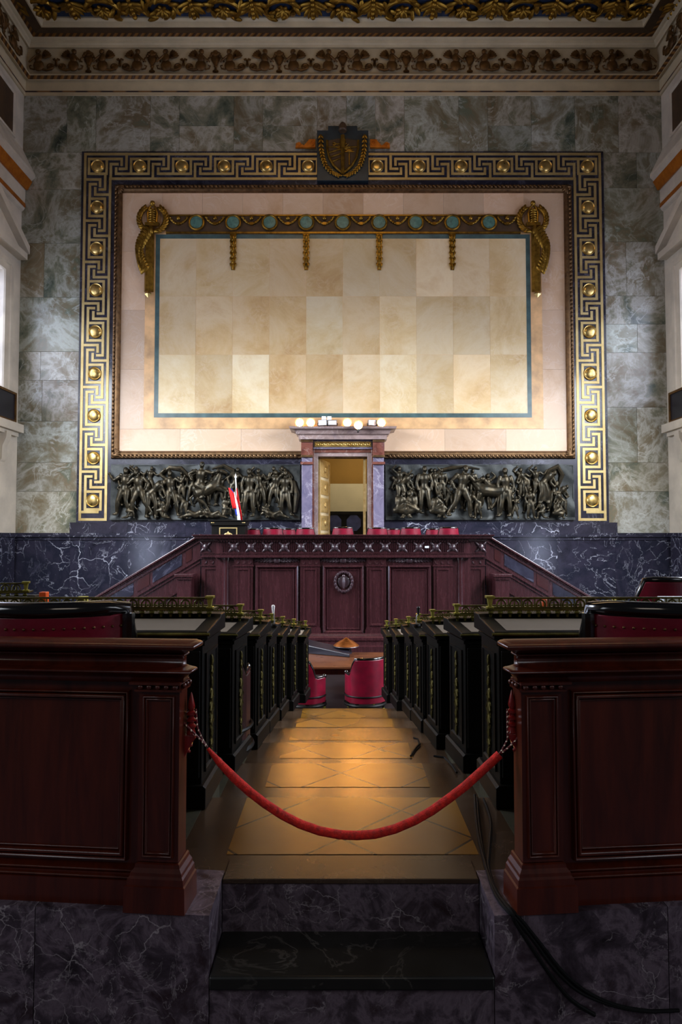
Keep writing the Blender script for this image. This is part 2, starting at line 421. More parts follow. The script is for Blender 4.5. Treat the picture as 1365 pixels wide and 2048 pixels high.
# side walls with window and doorway openings
WINS = [(14.0, 16.62, 6.0, 9.15), (9.9, 12.9, 4.6, 9.15), (5.4, 8.4, 4.6, 9.15)]
DOORW = (3.4, 6.9, .6, 2.3)
wi = 0
for sg, XS in ((-1, XL), (1, XR)):
    b = MB(); th = .35; xa, xb = XS, XS+sg*th
    ops = WINS+[DOORW]
    ys = sorted({1.5, 17.8}|{o[0] for o in ops}|{o[1] for o in ops}); zs = sorted({ZF, ZT+1.6}|{o[2] for o in ops}|{o[3] for o in ops})
    for i in range(len(ys)-1):
        for j in range(len(zs)-1):
            yc, zc = (ys[i]+ys[i+1])/2, (zs[j]+zs[j+1])/2
            if any(o[0] < yc < o[1] and o[2] < zc < o[3] for o in ops): continue
            b.box(xa, xb, ys[i], ys[i+1], zs[j], zs[j+1])
    side = 'left' if sg < 0 else 'right'
    struct(b.build('wall_'+side, m_wallst, smooth=False))
    for k, (y0, y1, z0, z1) in enumerate(ops):
        wi += 1
        p = MB(); p.box(XS+sg*.30, XS+sg*.33, y0, y1, z0, z1)
        nm = 'window_%d' % wi
        o = struct(p.build(nm, m_pane2 if k == 3 else m_pane, smooth=False))
        f = MB(); t = .07; xx0, xx1 = XS+sg*.2, XS+sg*.28
        for yy in (y0+t/2, (y0*2+y1)/3, (y0+2*y1)/3, y1-t/2): f.box(xx0, xx1, yy-t/2, yy+t/2, z0, z1)
        nz = max(2, int((z1-z0)/.75))
        for q in range(nz+1):
            zz = min(max(z0+(z1-z0)*q/nz, z0+t/2), z1-t/2); f.box(xx0, xx1, y0, y1, zz-t/2, zz+t/2)
        f.build('window_frame', m_cream, o)
        s = MB()                                   # architrave
        prof = [(0, 0), (0, .10), (.12, .10), (.14, .06), (.30, .04), (.32, 0)]
        s.frame(-(y1+.32), -(y0-.32), z0-.32, z1+.32, prof, 0, fill=False)
        s.v = [(XS-sg*(-v[1]) if True else 0, -v[0], v[2]) for v in s.v]
        s.build('architrave', m_wallst, o)
    # dado of the side wall
    b = MB()
    for (ya, yb_) in ((1.5, DOORW[0]-.33), (DOORW[1]+.33, DW-.25)): b.box(XS, XS-sg*.10, ya, yb_, ZF, zw(1074)); b.box(XS, XS-sg*.16, ya, yb_, zw(1074), zw(1066))
    b.box(XS, XS-sg*.10, DOORW[0]-.33, DOORW[1]+.33, ZF, DOORW[2]-.33)
    struct(b.build('baseboard_'+side, m_dark))
    # belt cornice, pediment, panels, ledge
    b = MB()
    zz = lambda v: zw(v, DW)
    prof = [(0, 12.86), (.36, 12.14), (.36, 12.06), (.28, 11.98), (.26, 11.96), (.12, 11.72), (.10, 11.70), (.09, 11.2), (.06, 11.15), (0, 11.10)]
    b.prism([(XS-sg*d, z) for d, z in prof], 1.5, DW-.04, 'y')
    struct(b.build('trim_%d' % (1 if sg < 0 else 2), m_wallst, smooth=False))
    b = MB(); b.prism([(XS-sg*.27, 11.96), (XS-sg*.29, 11.93), (XS-sg*.17, 11.70), (XS-sg*.12, 11.70)], 1.5, DW-.06, 'y')
    b.box(XS-sg*.085, XS-sg*.115, 1.5, DW-.06, 11.22, 11.32)
    struct(b.build('trim_%d' % (3 if sg < 0 else 4), m_orange, smooth=False))
    # brown painted panels above the belt
    pn = thing('painted_panel', 'brown painted panel high on the %s side wall beside the far corner' % side, 'wall panel', (XS, 15.2, 12.9))
    b = MB(); b.box(XS-sg*.012, XS, 12.2, 16.9, 12.95, 14.05); b.build('panel_field', m_brown, pn, world=True)
    b = MB(); b.frame(-16.98, -12.1, 12.87, 14.13, [(0, 0), (0, .05), (.05, .06), (.08, .02), (.1, 0)], 0, fill=False)
    b.v = [(XS+sg*v[1], -v[0], v[2]) for v in b.v]; b.build('panel_frame', m_wallst, pn, world=True)
    # window pediment
    y0, y1, z0, z1 = WINS[0]
    pd = thing('window_pediment', 'pale stone triangular pediment over the %s side window' % side, 'pediment', (XS, (y0+y1)/2, 9.6))
    b = MB(); yc = (y0+y1)/2; hw = (y1-y0)/2+.62
    b.prism([(yc-hw, 9.75), (yc+hw, 9.75), (yc+hw, 9.98), (yc, 11.05), (yc-hw, 9.98)], XS, XS-sg*.10, 'x')
    b.build('tympanum', m_wallst, pn if False else pd, world=True, smooth=False)
    b = MB()
    b.prism([(yc-hw-.12, 9.72), (yc+hw+.12, 9.72), (yc+hw+.12, 9.90), (yc-hw-.12, 9.90)], XS, XS-sg*.24, 'x')
    for q in (-1, 1):
        b.prism([(yc+q*(hw+.16), 9.90), (yc+q*(hw+.16), 10.12), (yc, 11.28), (yc, 11.05)], XS, XS-sg*.28, 'x')
    b.build('raking_cornice', m_wallst, pd, world=True, smooth=False)
    # ledge with grille box under window and bracket
    bx = thing('window_balcony', 'pale ledge with a dark grille under the %s side window' % side, 'balcony', (XS, yc, 4.6))
    b = MB(); b.box(XS, XS-sg*.22, y0-.3, DW-.12, zz(868), zz(852)); b.box(XS, XS-sg*.12, y0-.3, DW-.2, zz(876), zz(868)); b.build('ledge', m_wallst, bx, world=True)
    b = MB(); b.box(XS, XS-sg*.13, y0-.2, 17.05, zz(850), zz(797)); b.build('grille_panel', m_darkp, bx, world=True)
    b = MB(); b.frame(-17.1, -(y0-.25), zz(852), zz(793), [(0, 0), (0, .16), (.06, .16), (.06, 0)], 0, fill=False)
    b.v = [(XS+sg*v[1], -v[0], v[2]) for v in b.v]; b.build('grille_frame', m_browngilt, bx, world=True)
    b = MB()
    for yy in (y0+.1, 16.7):
        b = MB(); b.prism([(XS, zz(872)), (XS-sg*.18, zz(872)), (XS-sg*.16, zz(885)), (XS-sg*.07, zz(900)), (XS-sg*.06, zz(925)), (XS, zz(930))], yy-.12, yy+.12, 'y'); b.build('bracket', m_wallst, bx, world=True)

# ------------------------------------------------------------------ cornice ring (mitred along three walls)
def ring(prof, name, mat, k):
    vs = []; fs = []
    for (i, z) in prof:
        vs += [(XL+i, 2.0, z), (XL+i, DW-i, z), (XR-i, DW-i, z), (XR-i, 2.0, z)]
    for a in range(len(prof)-1):
        for j in range(3):
            fs.append((a*4+j, a*4+j+1, a*4+4+j+1, a*4+4+j))
    o = MB(); o.add(vs, fs); return struct(o.build(name, mat, smooth=False))
def iz(v, i): return zw(v, DW-i)
ring([(0, iz(192, 0)-.02), (.05, iz(191, .05)), (.05, iz(184.5, .05))], 'trim_5', m_cream, 0)
ring([(.045, iz(184.5, .045)), (.045, iz(181.5, .045))], 'trim_6', m_dash, 0)
ring([(.05, iz(181.5, .05)), (.06, iz(161, .06)), (.18, iz(159.5, .18)), (.19, iz(158.5, .19))], 'trim_7', m_cream, 0)
ring([(.19, iz(158.5, .19)), (.26, iz(150.5, .26))], 'trim_8', m_bead, 0)
ring([(.26, iz(150.5, .26)), (.26, iz(147.5, .26)), (.12, iz(146.5, .12)), (.14, iz(97, .14)), (.22, iz(95, .22)), (.24, iz(90, .24)), (.28, iz(86, .28)), (.30, iz(81, .3)), (.36, iz(77, .36)), (.40, iz(73.5, .40))], 'trim_9', m_cream, 0)
ring([(.40, iz(73.5, .40)), (.50, iz(66, .5))], 'trim_10', m_bead, 0)
ring([(.50, iz(66, .5)), (.82, iz(55, .82))], 'trim_11', m_brown, 0)
ring([(.82, iz(55, .82)), (.86, iz(53, .86)), (.90, iz(43, .9)), (.95, iz(38, .95)), (.97, iz(36, .97)), (.97, iz(30, .97))], 'trim_12', m_cream, 0)
zc = iz(33, .97)
b = MB(); b.box(XL+.9, XR-.9, 4.0, DW-.9, zc, zc+.2); struct(b.build('ceiling', m_ceilb, smooth=False))

# winged figures and urns of the frieze
def winged(b, cx, cz, s, q, y):
    # q = +1: looks towards +x (the urn on its right)
    def p(dx, dz, dy=0): return (cx+q*dx*s, y-dy*s, cz+dz*s)
    b.ell(p(.08, .80, .10), (.085*s, .08*s, .10*s)); b.ell(p(.06, .86, .08), (.10*s, .07*s, .08*s))
    b.ell(p(.05, .53, .10), (.145*s, .10*s, .21*s), rot=(0, -q*.15, 0)); b.ell(p(.04, .22, .08), (.21*s, .10*s, .25*s))
    b.tube([p(.10, .62, .14), p(.24, .45, .18), p(.40, .34, .12)], [.045*s, .04*s, .03*s], 6)
    for i in range(5):
        a = .35+i*.24
        b.ell(p(-.12-.16*cos(a)*.9, .56+.20*sin(a), .05), (.20*s, .04*s, .075*s), rot=(0, (a if q > 0 else pi-a), 0), n=6, k=5)
    sp = [p(-.42+.17*cos(t)*(1-t/14), .20+.17*sin(t)*(1-t/14), .06) for t in [j*.5 for j in range(20)]]
    b.ell(p(-.40, .20, .04), (.155*s, .05*s, .155*s))
    b.tube([p(-.05, .08, .06), p(-.25, .03, .06)]+[sp[k] for k in range(9, 20)], .05*s, 6)
    b.tube([p(-.60, .22, .06), p(-.62, .40, .06), p(-.56, .52, .06), p(-.50, .48, .06)], .045*s, 6)
    b.tube([p(.20, .06, .06), p(.36, .10, .06), p(.40, .22, .06), p(.32, .24, .06)], .03*s, 6)
def urn(b, cx, cz, s, y):
    b.lathe([(.13*s, 0), (.13*s, .05*s), (.06*s, .09*s), (.05*s, .2*s), (.09*s, .24*s), (.06*s, .28*s), (.10*s, .36*s), (.19*s, .52*s), (.20*s, .62*s), (.16*s, .66*s), (.17*s, .70*s)], (cx, y, cz), 10, sq=.5)
    for dx, dz, r in ((0, .84, .13), (-.12, .78, .11), (.12, .78, .11), (-.2, .68, .07), (.2, .68, .07), (0, .74, .13)): b.ell((cx+dx*s, y-.03*s, cz+dz*s), (r*s, .08*s, r*s*.8), n=8)
    for q in (-1, 1): b.tube([(cx+q*.2*s, y-.02, cz+.66*s), (cx+q*.32*s, y-.02, cz+.58*s), (cx+q*.37*s, y-.02, cz+.42*s)], .03*s, 5)
fr = thing('cornice_frieze_figures', 'dull gilt frieze of winged figures and urns under the ceiling of the far wall', 'frieze ornament', (AX, DW-.14, iz(146, .14)))
yf = DW-.17; zb = iz(146, .14)+.01; hh = iz(100, .14)-zb; per = 127.3/1300*yf/.973
for k in range(-5, 6):
    cx = AX+k*per
    if abs(cx-AX) < 8.6:
        b = MB(); urn(b, cx, zb, hh*.98, yf); b.build('urn', m_browngilt, fr, world=True)
    for q in (-1, 1):
        fx = cx+q*.245*per
        if abs(fx-AX) > 8.35: continue
        b = MB(); winged(b, 0, zb, hh, -q, yf); b.v = [(fx+v[0]*1.12, v[1], v[2]) for v in b.v]; b.build('winged_figure', m_browngilt, fr, world=True)
for sg, XS, side in ((-1, XL, 'left'), (1, XR, 'right')):
    fr2 = thing('cornice_frieze_figures', 'dull gilt winged figures and urns along the top of the %s side wall' % side, 'frieze ornament', (XS-sg*.16, 14, zb))
    for k in range(1, 4):
        cy = DW-.3-per*(k-.35)
        b = MB(); urn(b, 0, zb, hh, 0); b.v = [(XS-sg*.17+sg*v[1], cy+v[0], v[2]) for v in b.v]; b.build('urn', m_browngilt, fr2, world=True)
        for q in (-1, 1):
            b = MB(); winged(b, q*.245*per, zb, hh, -q, 0); b.v = [(XS-sg*.17+sg*v[1], cy+v[0], v[2]) for v in b.v]; b.build('winged_figure', m_browngilt, fr2, world=True)
# gilded foliage of the ceiling field
cf = thing('ceiling_scrollwork', 'gold acanthus scrollwork on the dark blue ceiling field', 'ceiling ornament', (AX, DW-1.3, zc-.02))
rr = random.Random(11)
def leaf(b, c, L, wd, ang, lift, m=0):
    b.ell(c, (L, wd, .05), n=8, k=5, rot=Euler((0, lift, ang)).to_matrix(), m=m)
for k in range(-5, 6):
    cx = AX+k*1.55; q = 1 if k % 2 else -1
    for yy in (DW-1.30, DW-2.3):
        b = MB(); sp = []
        for t in [j*.35 for j in range(26)]:
            r = .42*(1-t/9.6)+.05
            sp.append((cx+q*r*cos(t+2.2), yy+.28*r/.42*1.1*sin(t+2.2), zc-.06-.03*sin(t)))
        b.tube(sp, [.06-.0012*j for j in range(26)], 6)
        for t in [j*.6 for j in range(12)]:
            r = .42*(1-t/11)+.10
            leaf(b, (cx+q*r*cos(t+2.2), yy+.75*r*sin(t+2.2), zc-.07), .17, .07, (t+2.2+.9)*q+rr.uniform(-.4, .4), rr.uniform(-.5, .5))
        for i in range(7):
            a = i*2*pi/7; leaf(b, (cx+.10*cos(a), yy+.10*sin(a), zc-.12), .12, .05, a, .5)
        for i in range(9):
            a = -1.2+i*.3; leaf(b, (cx+.775+.2*sin(a), yy-.25+.32*cos(a), zc-.07), .24, .06, pi/2-a, rr.uniform(-.3, .3))
        for i in range(5): b.ell((cx+.775, yy-.33+i*.14, zc-.1), (.07, .06, .07), n=8)
        b.build('acanthus_scroll', m_gold, cf, world=True)

# ================================================================== the big wall frame
b = MB(); yb0, yb1 = DW-.08, DW
b.box(fxl, AX-HX, yb0, yb1, fz0, fz1); b.box(AX+HX, fxr, yb0, yb1, fz0, fz1); b.box(AX-HX, AX+HX, yb0, yb1, 4.36, fz1)
ff = thing('meander_frame', 'dark marble wall frame inlaid with a brass Greek key and round brass bosses', 'wall frame', (AX, DW, fz0))
b.build('marble_surround', m_frame, ff, world=True, smooth=False)
yi = yb0
T = .69; LW = .068; per_f = 1.135
xo_l = xw(168, 480); xo_r = xw(1203, 480); zo_t = zw(307.6); zend = zw(1039)
xin_l, xin_r, zin = xo_l+T, xo_r-T, zo_t-T
def bar(b, x0, z0, x1, z1):
    h = LW/2; b.box(min(x0, x1)-h, max(x0, x1)+h, yi-.012-(len(b.f) % 97)*.00004, yi, min(z0, z1)-h, max(z0, z1)+h)
hub = []                                                          # boss centres
shx = .70                                                         # half width of shield plaque
for sg in (1, -1):
    b = MB(); xo = xo_r if sg > 0 else xo_l; xi = xin_r if sg > 0 else xin_l
    xs = AX+sg*shx
    xcor = xo-sg*T/2; pt = (abs(xcor-(AX+sg*(xw(755, 330)-AX))))/5
    # top band: s from plaque outwards, t downwards
    def tp(s, t): return (AX+sg*(xw(755, 330)-AX)+sg*(s-.21)*pt, zo_t-t*T)
    def seg(fn, *pts):
        for (a, c) in zip(pts[:-1], pts[1:]): bar(b, *fn(*a), *fn(*c))
    bar(b, xs, zo_t, xo, zo_t); bar(b, xs, zin, xi, zin); bar(b, xo, zo_t, xo, zend); bar(b, xi, zin, xi, zend); bar(b, xo, zend, xi, zend)
    def unit(fn, k, conn=True):
        seg(fn, (k, .2), (k+.42, .2), (k+.42, .8), (k, .8), (k, .2))
        if conn:
            seg(fn, (k+.42, .8), (k+.775, .8), (k+.775, .59)); seg(fn, (k+.53, 0), (k+.53, .6), (k+.685, .6))
            seg(fn, (k+1, .2), (k+.645, .2), (k+.645, .43)); seg(fn, (k+.9, 1), (k+.9, .41), (k+.745, .41))
    for k in range(6):
        unit(tp, k, k < 5); hub.append((*tp(k+.21, .5), sg))
    zc0 = zo_t-T/2; pv = (zc0-zw(1001))/8
    def cp(s, t): return (xo-sg*t*T, zc0-(s-.21)*pv)
    seg(cp, (.42, .8), (.775, .8), (.775, .59)); seg(cp, (.53, 0), (.53, .6), (.685, .6)); seg(cp, (1, .2), (.645, .2), (.645, .43)); seg(cp, (.9, 1), (.9, .41), (.745, .41))
    for k in range(1, 9):
        unit(cp, k, k < 8); hub.append((*cp(k+.21, .5), sg))
    seg(cp, (8.42, .8), (8.42, .8)); bar(b, xo, zw(1024), xi-sg*.0+sg*.22, zw(1024))
    b.build('key_inlay', m_gold2, ff, world=True, smooth=False)
for (x, z, sg) in hub:
    b = MB(); b.lathe([(.182, 0), (.182, .03), (.17, .045), (.155, .038), (.148, .03), (.135, .045), (.09, .062), (.03, .068), (.005, .068)], (x, yi, z), 24, 'y')
    b.build('boss', m_med, ff, world=True)
# gilded moulding and the stone field inside
gx0, gx1, gz0, gz1 = xw(225.5, 722), xw(1148, 722), zw(917.5), zw(371)
gm = thing('gilded_moulding', 'copper gilt carved moulding around the big beige stone panel', 'moulding', (AX, yb0, gz0))
b = MB(); b.frame(gx0, gx1, gz0, gz1, [(0, 0), (0, .05), (.02, .09), (.05, .10), (.08, .07), (.10, .11), (.15, .12), (.18, .09), (.20, .04), (.215, 0)], yb0, fill=False)
b.build('moulding_frame', m_copper, gm, world=True)
b = MB()
def rope(x0, z0, x1, z1):
    L = sqrt((x1-x0)**2+(z1-z0)**2); n = int(L/.11)
    for i in range(n):
        t = (i+.5)/n; ang = atan2(z1-z0, x1-x0)
        b.ell((x0+(x1-x0)*t, yb0-.105, z0+(z1-z0)*t), (.062, .03, .035), n=6, k=4, rot=(0, -ang+.6, 0))
d = .065
rope(gx0+d, gz0+d, gx0+d, gz1-d); rope(gx1-d, gz0+d, gx1-d, gz1-d); rope(gx0+d, gz1-d, gx1-d, gz1-d); rope(gx0+d, gz0+d, AX-1.2, gz0+d); rope(AX+1.2, gz0+d, gx1-d, gz0+d)
b.build('carved_rope', m_copper, gm, world=True)
for x, q in ((gx0+.12, 1), (gx1-.12, -1)):
    for z, zq in ((gz0+.12, 1), (gz1-.12, -1)):
        b = MB()
        for i in range(5):
            a = (i-2)*.45; b.ell((x+q*.05*cos(a), yb0-.12, z+zq*.05*sin(a)), (.13, .04, .04), n=8, k=5, rot=(0, -atan2(zq*sin(a+pi/4), q*cos(a+pi/4)), 0))
        b.build('corner_leaf', m_copper, gm, world=True)
sp = thing('stone_panel', 'large beige and rose stone panel filling the gilded frame', 'stone panel', (AX, yb0, gz0))
ix0, ix1, iz0, iz1 = gx0+.2, gx1-.2, gz0+.2, gz1-.2
def slabs(x0, x1, z0, z1, sw, sh, y, th, mat, name, seed):
    r_ = random.Random(seed); b = MB(); nx = max(1, round((x1-x0)/sw)); nz = max(1, round((z1-z0)/sh))
    for i in range(nx):
        for j in range(nz):
            a = x0+(x1-x0)*i/nx; c = x0+(x1-x0)*(i+1)/nx; e = z0+(z1-z0)*j/nz; f = z0+(z1-z0)*(j+1)/nz
            b.box(a+.002, c-.002, y, y+th, e+.002, f-.002, 0, (r_.random(), r_.random(), r_.random()))
    return b.build(name, mat, sp, world=True, smooth=False)
dl = AX-1.10; dr = AX+1.10; dz = zw(852)
y1 = yb0-.012
slabs(ix0, ix1, zw(858), iz1, 1.1, 1.7, y1, .012, m_rose, 'rose_border', 4)
slabs(ix0, dl, iz0, zw(858), 1.6, 1.7, y1, .012, m_rose, 'rose_border', 5); slabs(dr, ix1, iz0, zw(858), 1.6, 1.7, y1, .012, m_rose, 'rose_border', 6)
px0, px1, pz0, pz1 = xw(287, 858), xw(1088, 858), zw(857.5), zw(432)
b = MB(); b.box(px0, px1, y1-.006, y1, pz0, pz1-.3); b.build('peach_border', m_peach, sp, world=True, smooth=False)
bx0, bx1, bz0, bz1 = xw(309.5, 700), xw(1063, 700), zw(835), zw(469)
b = MB(); b.frame(bx0, bx1, bz0, bz1, [(0, 0), (0, .006), (.115, .006), (.115, 0)], y1-.006, fill=False); b.build('blue_border', m_blue, sp, world=True, smooth=False)
slabs(bx0+.11, bx1-.11, bz0+.11, bz1-.11, .985, 1.58, y1-.009, .006, m_stone, 'beige_field', 9)

# ------------------------------------------------------------------ bronze swag frieze with swords
yd = y1-.012
sf = thing('swag_frieze', 'brown bronze band with teal discs, gilt swags and four hanging leaf drops', 'wall ornament', (AX, yd, zw(468)))
fx0, fx1, fz_0, fz_1 = xw(333, 450), xw(1041, 450), zw(468.5), zw(431)
b = MB(); b.box(fx0, fx1, yd-.03, yd+.01, fz_0, fz_1); b.build('band', m_brown, sf, world=True)
b = MB(); b.box(fx0, fx1, yd-.05, yd-.02, fz_0, fz_0+.045); b.box(fx0, fx1, yd-.05, yd-.02, fz_1-.035, fz_1); b.build('gilt_edge', m_gold, sf, world=True)
stp = 72.9/1300*17.38/.981; zmid = zw(447.5)
for k in range(9):
    x = AX+(k-4)*stp
    b = MB(); b.lathe([(.17, 0), (.17, .06), (.02, .07)], (x, yd-.02, zmid), 24, 'y'); dd = b.build('disc', m_teal, sf, world=True)
    b = MB(); b.tube([(x+.195*cos(t), yd-.075, zmid+.195*sin(t)) for t in [i*2*pi/24 for i in range(24)]], .032, 8, closed=True); b.build('disc_ring', m_gold, sf, world=True)
for k in range(10):
    x = AX+(k-4.5)*stp
    b = MB(); zt = zw(439); a_ = []
    for i in range(9):
        t = (i-4)/4; px, pz = x+t*.24, zt+.02-.17*(1-t*t)
        b.ell((px, yd-.06, pz), (.05, .04, .035), n=6, k=5, rot=(0, .5*(-1 if t > 0 else 1), 0)); a_.append((px, yd-.05, pz))
    b.tube(a_, .03, 6); b.box(x-.045, x+.045, yd-.1, yd-.04, zt-.19, zt-.12)
    b.build('swag', m_gold, sf, world=True)
    b = MB(); b.ell((x, yd-.05, zt+.01), (.06, .05, .06), n=12, k=8); b.build('bead', m_gold, sf, world=True)
for k in (1, 3, 5, 7):
    x = AX+(k-4)*stp; b = MB(); z0 = zw(540.5); z1 = zw(464)
    b.prism([(x-.05, z0), (x+.05, z0), (x+.085, z1-.1), (x+.12, z1), (x-.12, z1), (x-.085, z1-.1)], yd-.03, yd+.005, 'y')
    for i in range(6):
        z = z1-.13-i*(z1-z0-.12)/6; wd = .05-.003*i
        b.ell((x, yd-.05, z-.06), (wd, .035, .10), n=8, k=6)
        for q in (-1, 1): b.ell((x+q*.055, yd-.04, z-.02), (.03, .025, .07), n=6, k=5, rot=(0, q*.4, 0))
    b.build('leaf_drop', m_gold, sf, world=True)
def sword(sg, lab):
    X = AX+sg*(AX-xw(307.5, 440)); yy = yd-.02
    t = thing('sword_ornament', lab, 'wall ornament', (X, yy, zw(595)))
    # wreath of leaves
    b = MB(); zc_ = zw(441)
    for s2 in (-1, 1):
        for i in range(10):
            a = -pi/2+s2*(.25+i*.23); r = .35
            for dq in (-.35, .35):
                ang = a+s2*(pi/2+dq); b.ell((X+r*cos(a)+.05*cos(ang), yy-.07, zc_+r*sin(a)+.05*sin(ang)), (.13, .045, .05), n=8, k=5, rot=(0, -ang, 0))
    b.build('wreath', m_gold, t, world=True)
    b = MB()                                        # hilt
    b.tube([(X, yy-.10, zw(452)), (X, yy-.11, zw(423))], [.085, .06], 10)
    for i in range(6): z = zw(450-i*4.5); b.tube([(X+.085*cos(q), yy-.105+.085*sin(q), z) for q in [j*pi/6 for j in range(12)]], .02, 6, closed=True)
    b.tube([(X-.11, yy-.1, zw(449)), (X-.13, yy-.1, zw(432)), (X-.07, yy-.1, zw(419)), (X, yy-.1, zw(414)), (X+.07, yy-.1, zw(419)), (X+.13, yy-.1, zw(432)), (X+.11, yy-.1, zw(449))], .035, 8)
    b.box(X-.19, X+.19, yy-.14, yy-.05, zw(456), zw(450)); b.ell((X, yy-.1, zw(411)), (.07, .06, .07)); b.box(X-.05, X+.05, yy-.12, yy-.06, zw(412), zw(407))
    b.build('hilt', m_gold, t, world=True)
    b = MB(); x0 = X+sg*.10; z0, z1 = zw(585), zw(458)      # scabbard: prism with pointed tip
    hw = .13
    b.prism([(x0-hw, yy), (x0-hw*.55, yy-.10), (x0+hw*.55, yy-.10), (x0+hw, yy)], z0, z1, 'z'); b.build('scabbard', m_gold, t, world=True, smooth=False)
    b = MB(); zt = zw(590); b.add([(x0, yy-.06, zt+.10), (x0-.10, yy-.07, zt), (x0, yy-.07, zt-.11), (x0+.10, yy-.07, zt), (x0, yy-.12, zt)], [(0, 1, 4), (1, 2, 4), (2, 3, 4), (3, 0, 4), (0, 3, 2, 1)]); b.build('tip', m_med, t, world=True, smooth=False)
    b = MB()
    for i in range(15):
        q = i/14; px = X-sg*(-.10)+sg*(-.02+.26*sin(q*2.6)) ; pz = zw(462+q*80)
        for s2 in (-1, 1):
            b.ell((px+s2*.045, yy-.10, pz), (.06, .05, .15), n=6, k=5, rot=(0, s2*.35-sg*cos(q*2.6)*.5*-1, 0))
    b.build('palm_branch', m_gold, t, world=True)
sword(-1, 'gilt sword with wreathed hilt at the left end of the bronze band')
sword(1, 'gilt sword with wreathed hilt at the right end of the bronze band')

# ------------------------------------------------------------------ coat of arms
ca = thing('coat_of_arms', 'gilt shield with staff and branches on a stepped slate plaque above the frame', 'coat of arms', (AX, yb0, zw(365)))
yp = yb0-.14
b = MB(); xa, xb = AX-.70, AX+.70
b.prism([(xa, zw(366)), (xb, zw(366)), (xb, zw(266)), (AX+.40, zw(266)), (AX+.40, zw(257)), (AX-.40, zw(257)), (AX-.40, zw(266)), (xa, zw(266))], yp, yb0+.02, 'y'); b.build('plaque', m_plaque, ca, world=True, smooth=False, bevel=.012)
s_ = 1.0
def sh(u, v): return (AX+(u-686)/1300*17.3/.978, zw(v, 17.3))
out = [(-31, 284), (-31, 300), (-27, 318), (-18, 334), (-8, 343), (0, 349), (8, 343), (18, 334), (27, 318), (31, 300), (31, 284)]
pl = [sh(686+a, v) for a, v in out]
b = MB(); b.prism(pl+[sh(696, 280), sh(676, 280)], yp-.04, yp, 'y'); b.build('shield_field', m_brown, ca, world=True, smooth=False)
b = MB(); b.tube([(x, yp-.05, z) for x, z in pl], .035, 8); b.tube([(*sh(655, 297)[:1], yp-.05, sh(655, 297)[1]), (sh(717, 297)[0], yp-.05, sh(717, 297)[1])], .02, 6)
b.tube([(AX, yp-.06, sh(0, 349)[1]), (AX, yp-.06, sh(0, 297)[1])], .028, 6)
b.build('shield_rim', m_gold, ca, world=True)
b = MB()
b.tube([(sh(668, 291)[0], yp-.05, sh(0, 291)[1]), (sh(694, 291)[0], yp-.06, sh(0, 291)[1])], .02, 6)          # key of the upper field
b.tube([(sh(669, 291)[0]+.04*cos(t), yp-.055, sh(0, 291)[1]+.04*sin(t)) for t in [i*pi/5 for i in range(10)]], .012, 5, closed=True)
for i in range(5):                                                                                             # sun rays
    a = pi*(i+.5)/5; b.tube([(AX+.02*cos(a), yp-.05, zw(300, 17.3)-.02), (AX+.28*cos(a), yp-.05, zw(300, 17.3)+.16*sin(a))], [.02, .006], 5)
for i in range(3):                                                                                             # diagonal stripes of the left field
    z = 305+i*9; b.tube([(sh(659+i*3, z)[0], yp-.05, sh(0, z+3)[1]), (sh(683, z)[0], yp-.05, sh(0, z-4)[1])], .022, 6)
b.tube([(sh(699, 333)[0], yp-.05, sh(0, 333)[1]), (sh(699, 308)[0], yp-.05, sh(0, 308)[1])], .018, 6)            # palm tree of the right field
for i in range(6):
    a = pi*i/5; b.ell((sh(699, 306)[0]+.07*cos(a), yp-.05, sh(0, 306)[1]+.06*sin(a)), (.08, .02, .022), n=6, k=4, rot=(0, -a, 0))
b.build('shield_charges', m_gold, ca, world=True)
b = MB(); b.tube([(AX, yp-.09, zw(352, 17.3)), (AX, yp-.09, zw(276, 17.3))], [.05, .06], 8)
b.tube([(AX, yp-.09, zw(300, 17.3)), (AX, yp-.1, zw(285, 17.3))], [.07, .085], 8); b.build('staff', m_gold, ca, world=True)
b = MB(); b.lathe([(.10, 0), (.12, .04), (.10, .10), (.11, .14), (.07, .22), (.02, .26)], (AX, yp-.09, zw(268, 17.3)), 12); b.build('liberty_cap', m_brown, ca, world=True)
for q in (-1, 1):
    b = MB(); pts = [(44, 276), (43, 300), (40, 318), (34, 334), (22, 347), (8, 354)]
    path = [(AX+q*(sh(686+a, v)[0]-AX), yp-.03, sh(0, v)[1]) for a, v in pts]; b.tube(path, .016, 5)
    for i in range(15):
        t = i/14*(len(path)-1.001); k = int(t); f = t-k; c = Vector(path[k]).lerp(Vector(path[k+1]), f); dr_ = Vector(path[k+1])-Vector(path[k]); a = atan2(dr_.z, dr_.x)
        for s2 in (-1, 1): b.ell((c.x+s2*.03, c.y-.02, c.z), (.075, .025, .03), n=6, k=4, rot=(0, -(a+s2*.6), 0))
    b.build('branch', m_gold, ca, world=True)
    b = MB()                                                   # side scrolls on the frame
    xq = lambda u: AX+q*(sh(u, 0)[0]-AX)
    b.box(xq(741), xq(754), yb0-.08, yb0+.0, zw(297), zw(281)); b.prism([(xq(754), zw(297)), (xq(781), zw(297)), (xq(780), zw(288)), (xq(772), zw(288)), (xq(764), zw(293)), (xq(756), zw(284)), (xq(754), zw(281))][::1], yb0-.07, yb0, 'y')
    b.tube([(xq(774)+.05*cos(t), yb0-.08, zw(291)+.045*sin(t)) for t in [i*pi/6 for i in range(12)]], .018, 6, closed=True); b.tube([(xq(747)+.05*cos(t), yb0-.09, zw(289)+.06*sin(t)) for t in [i*pi/6 for i in range(12)]], .015, 6, closed=True)
    b.build('scroll', m_orange, ca, world=True)
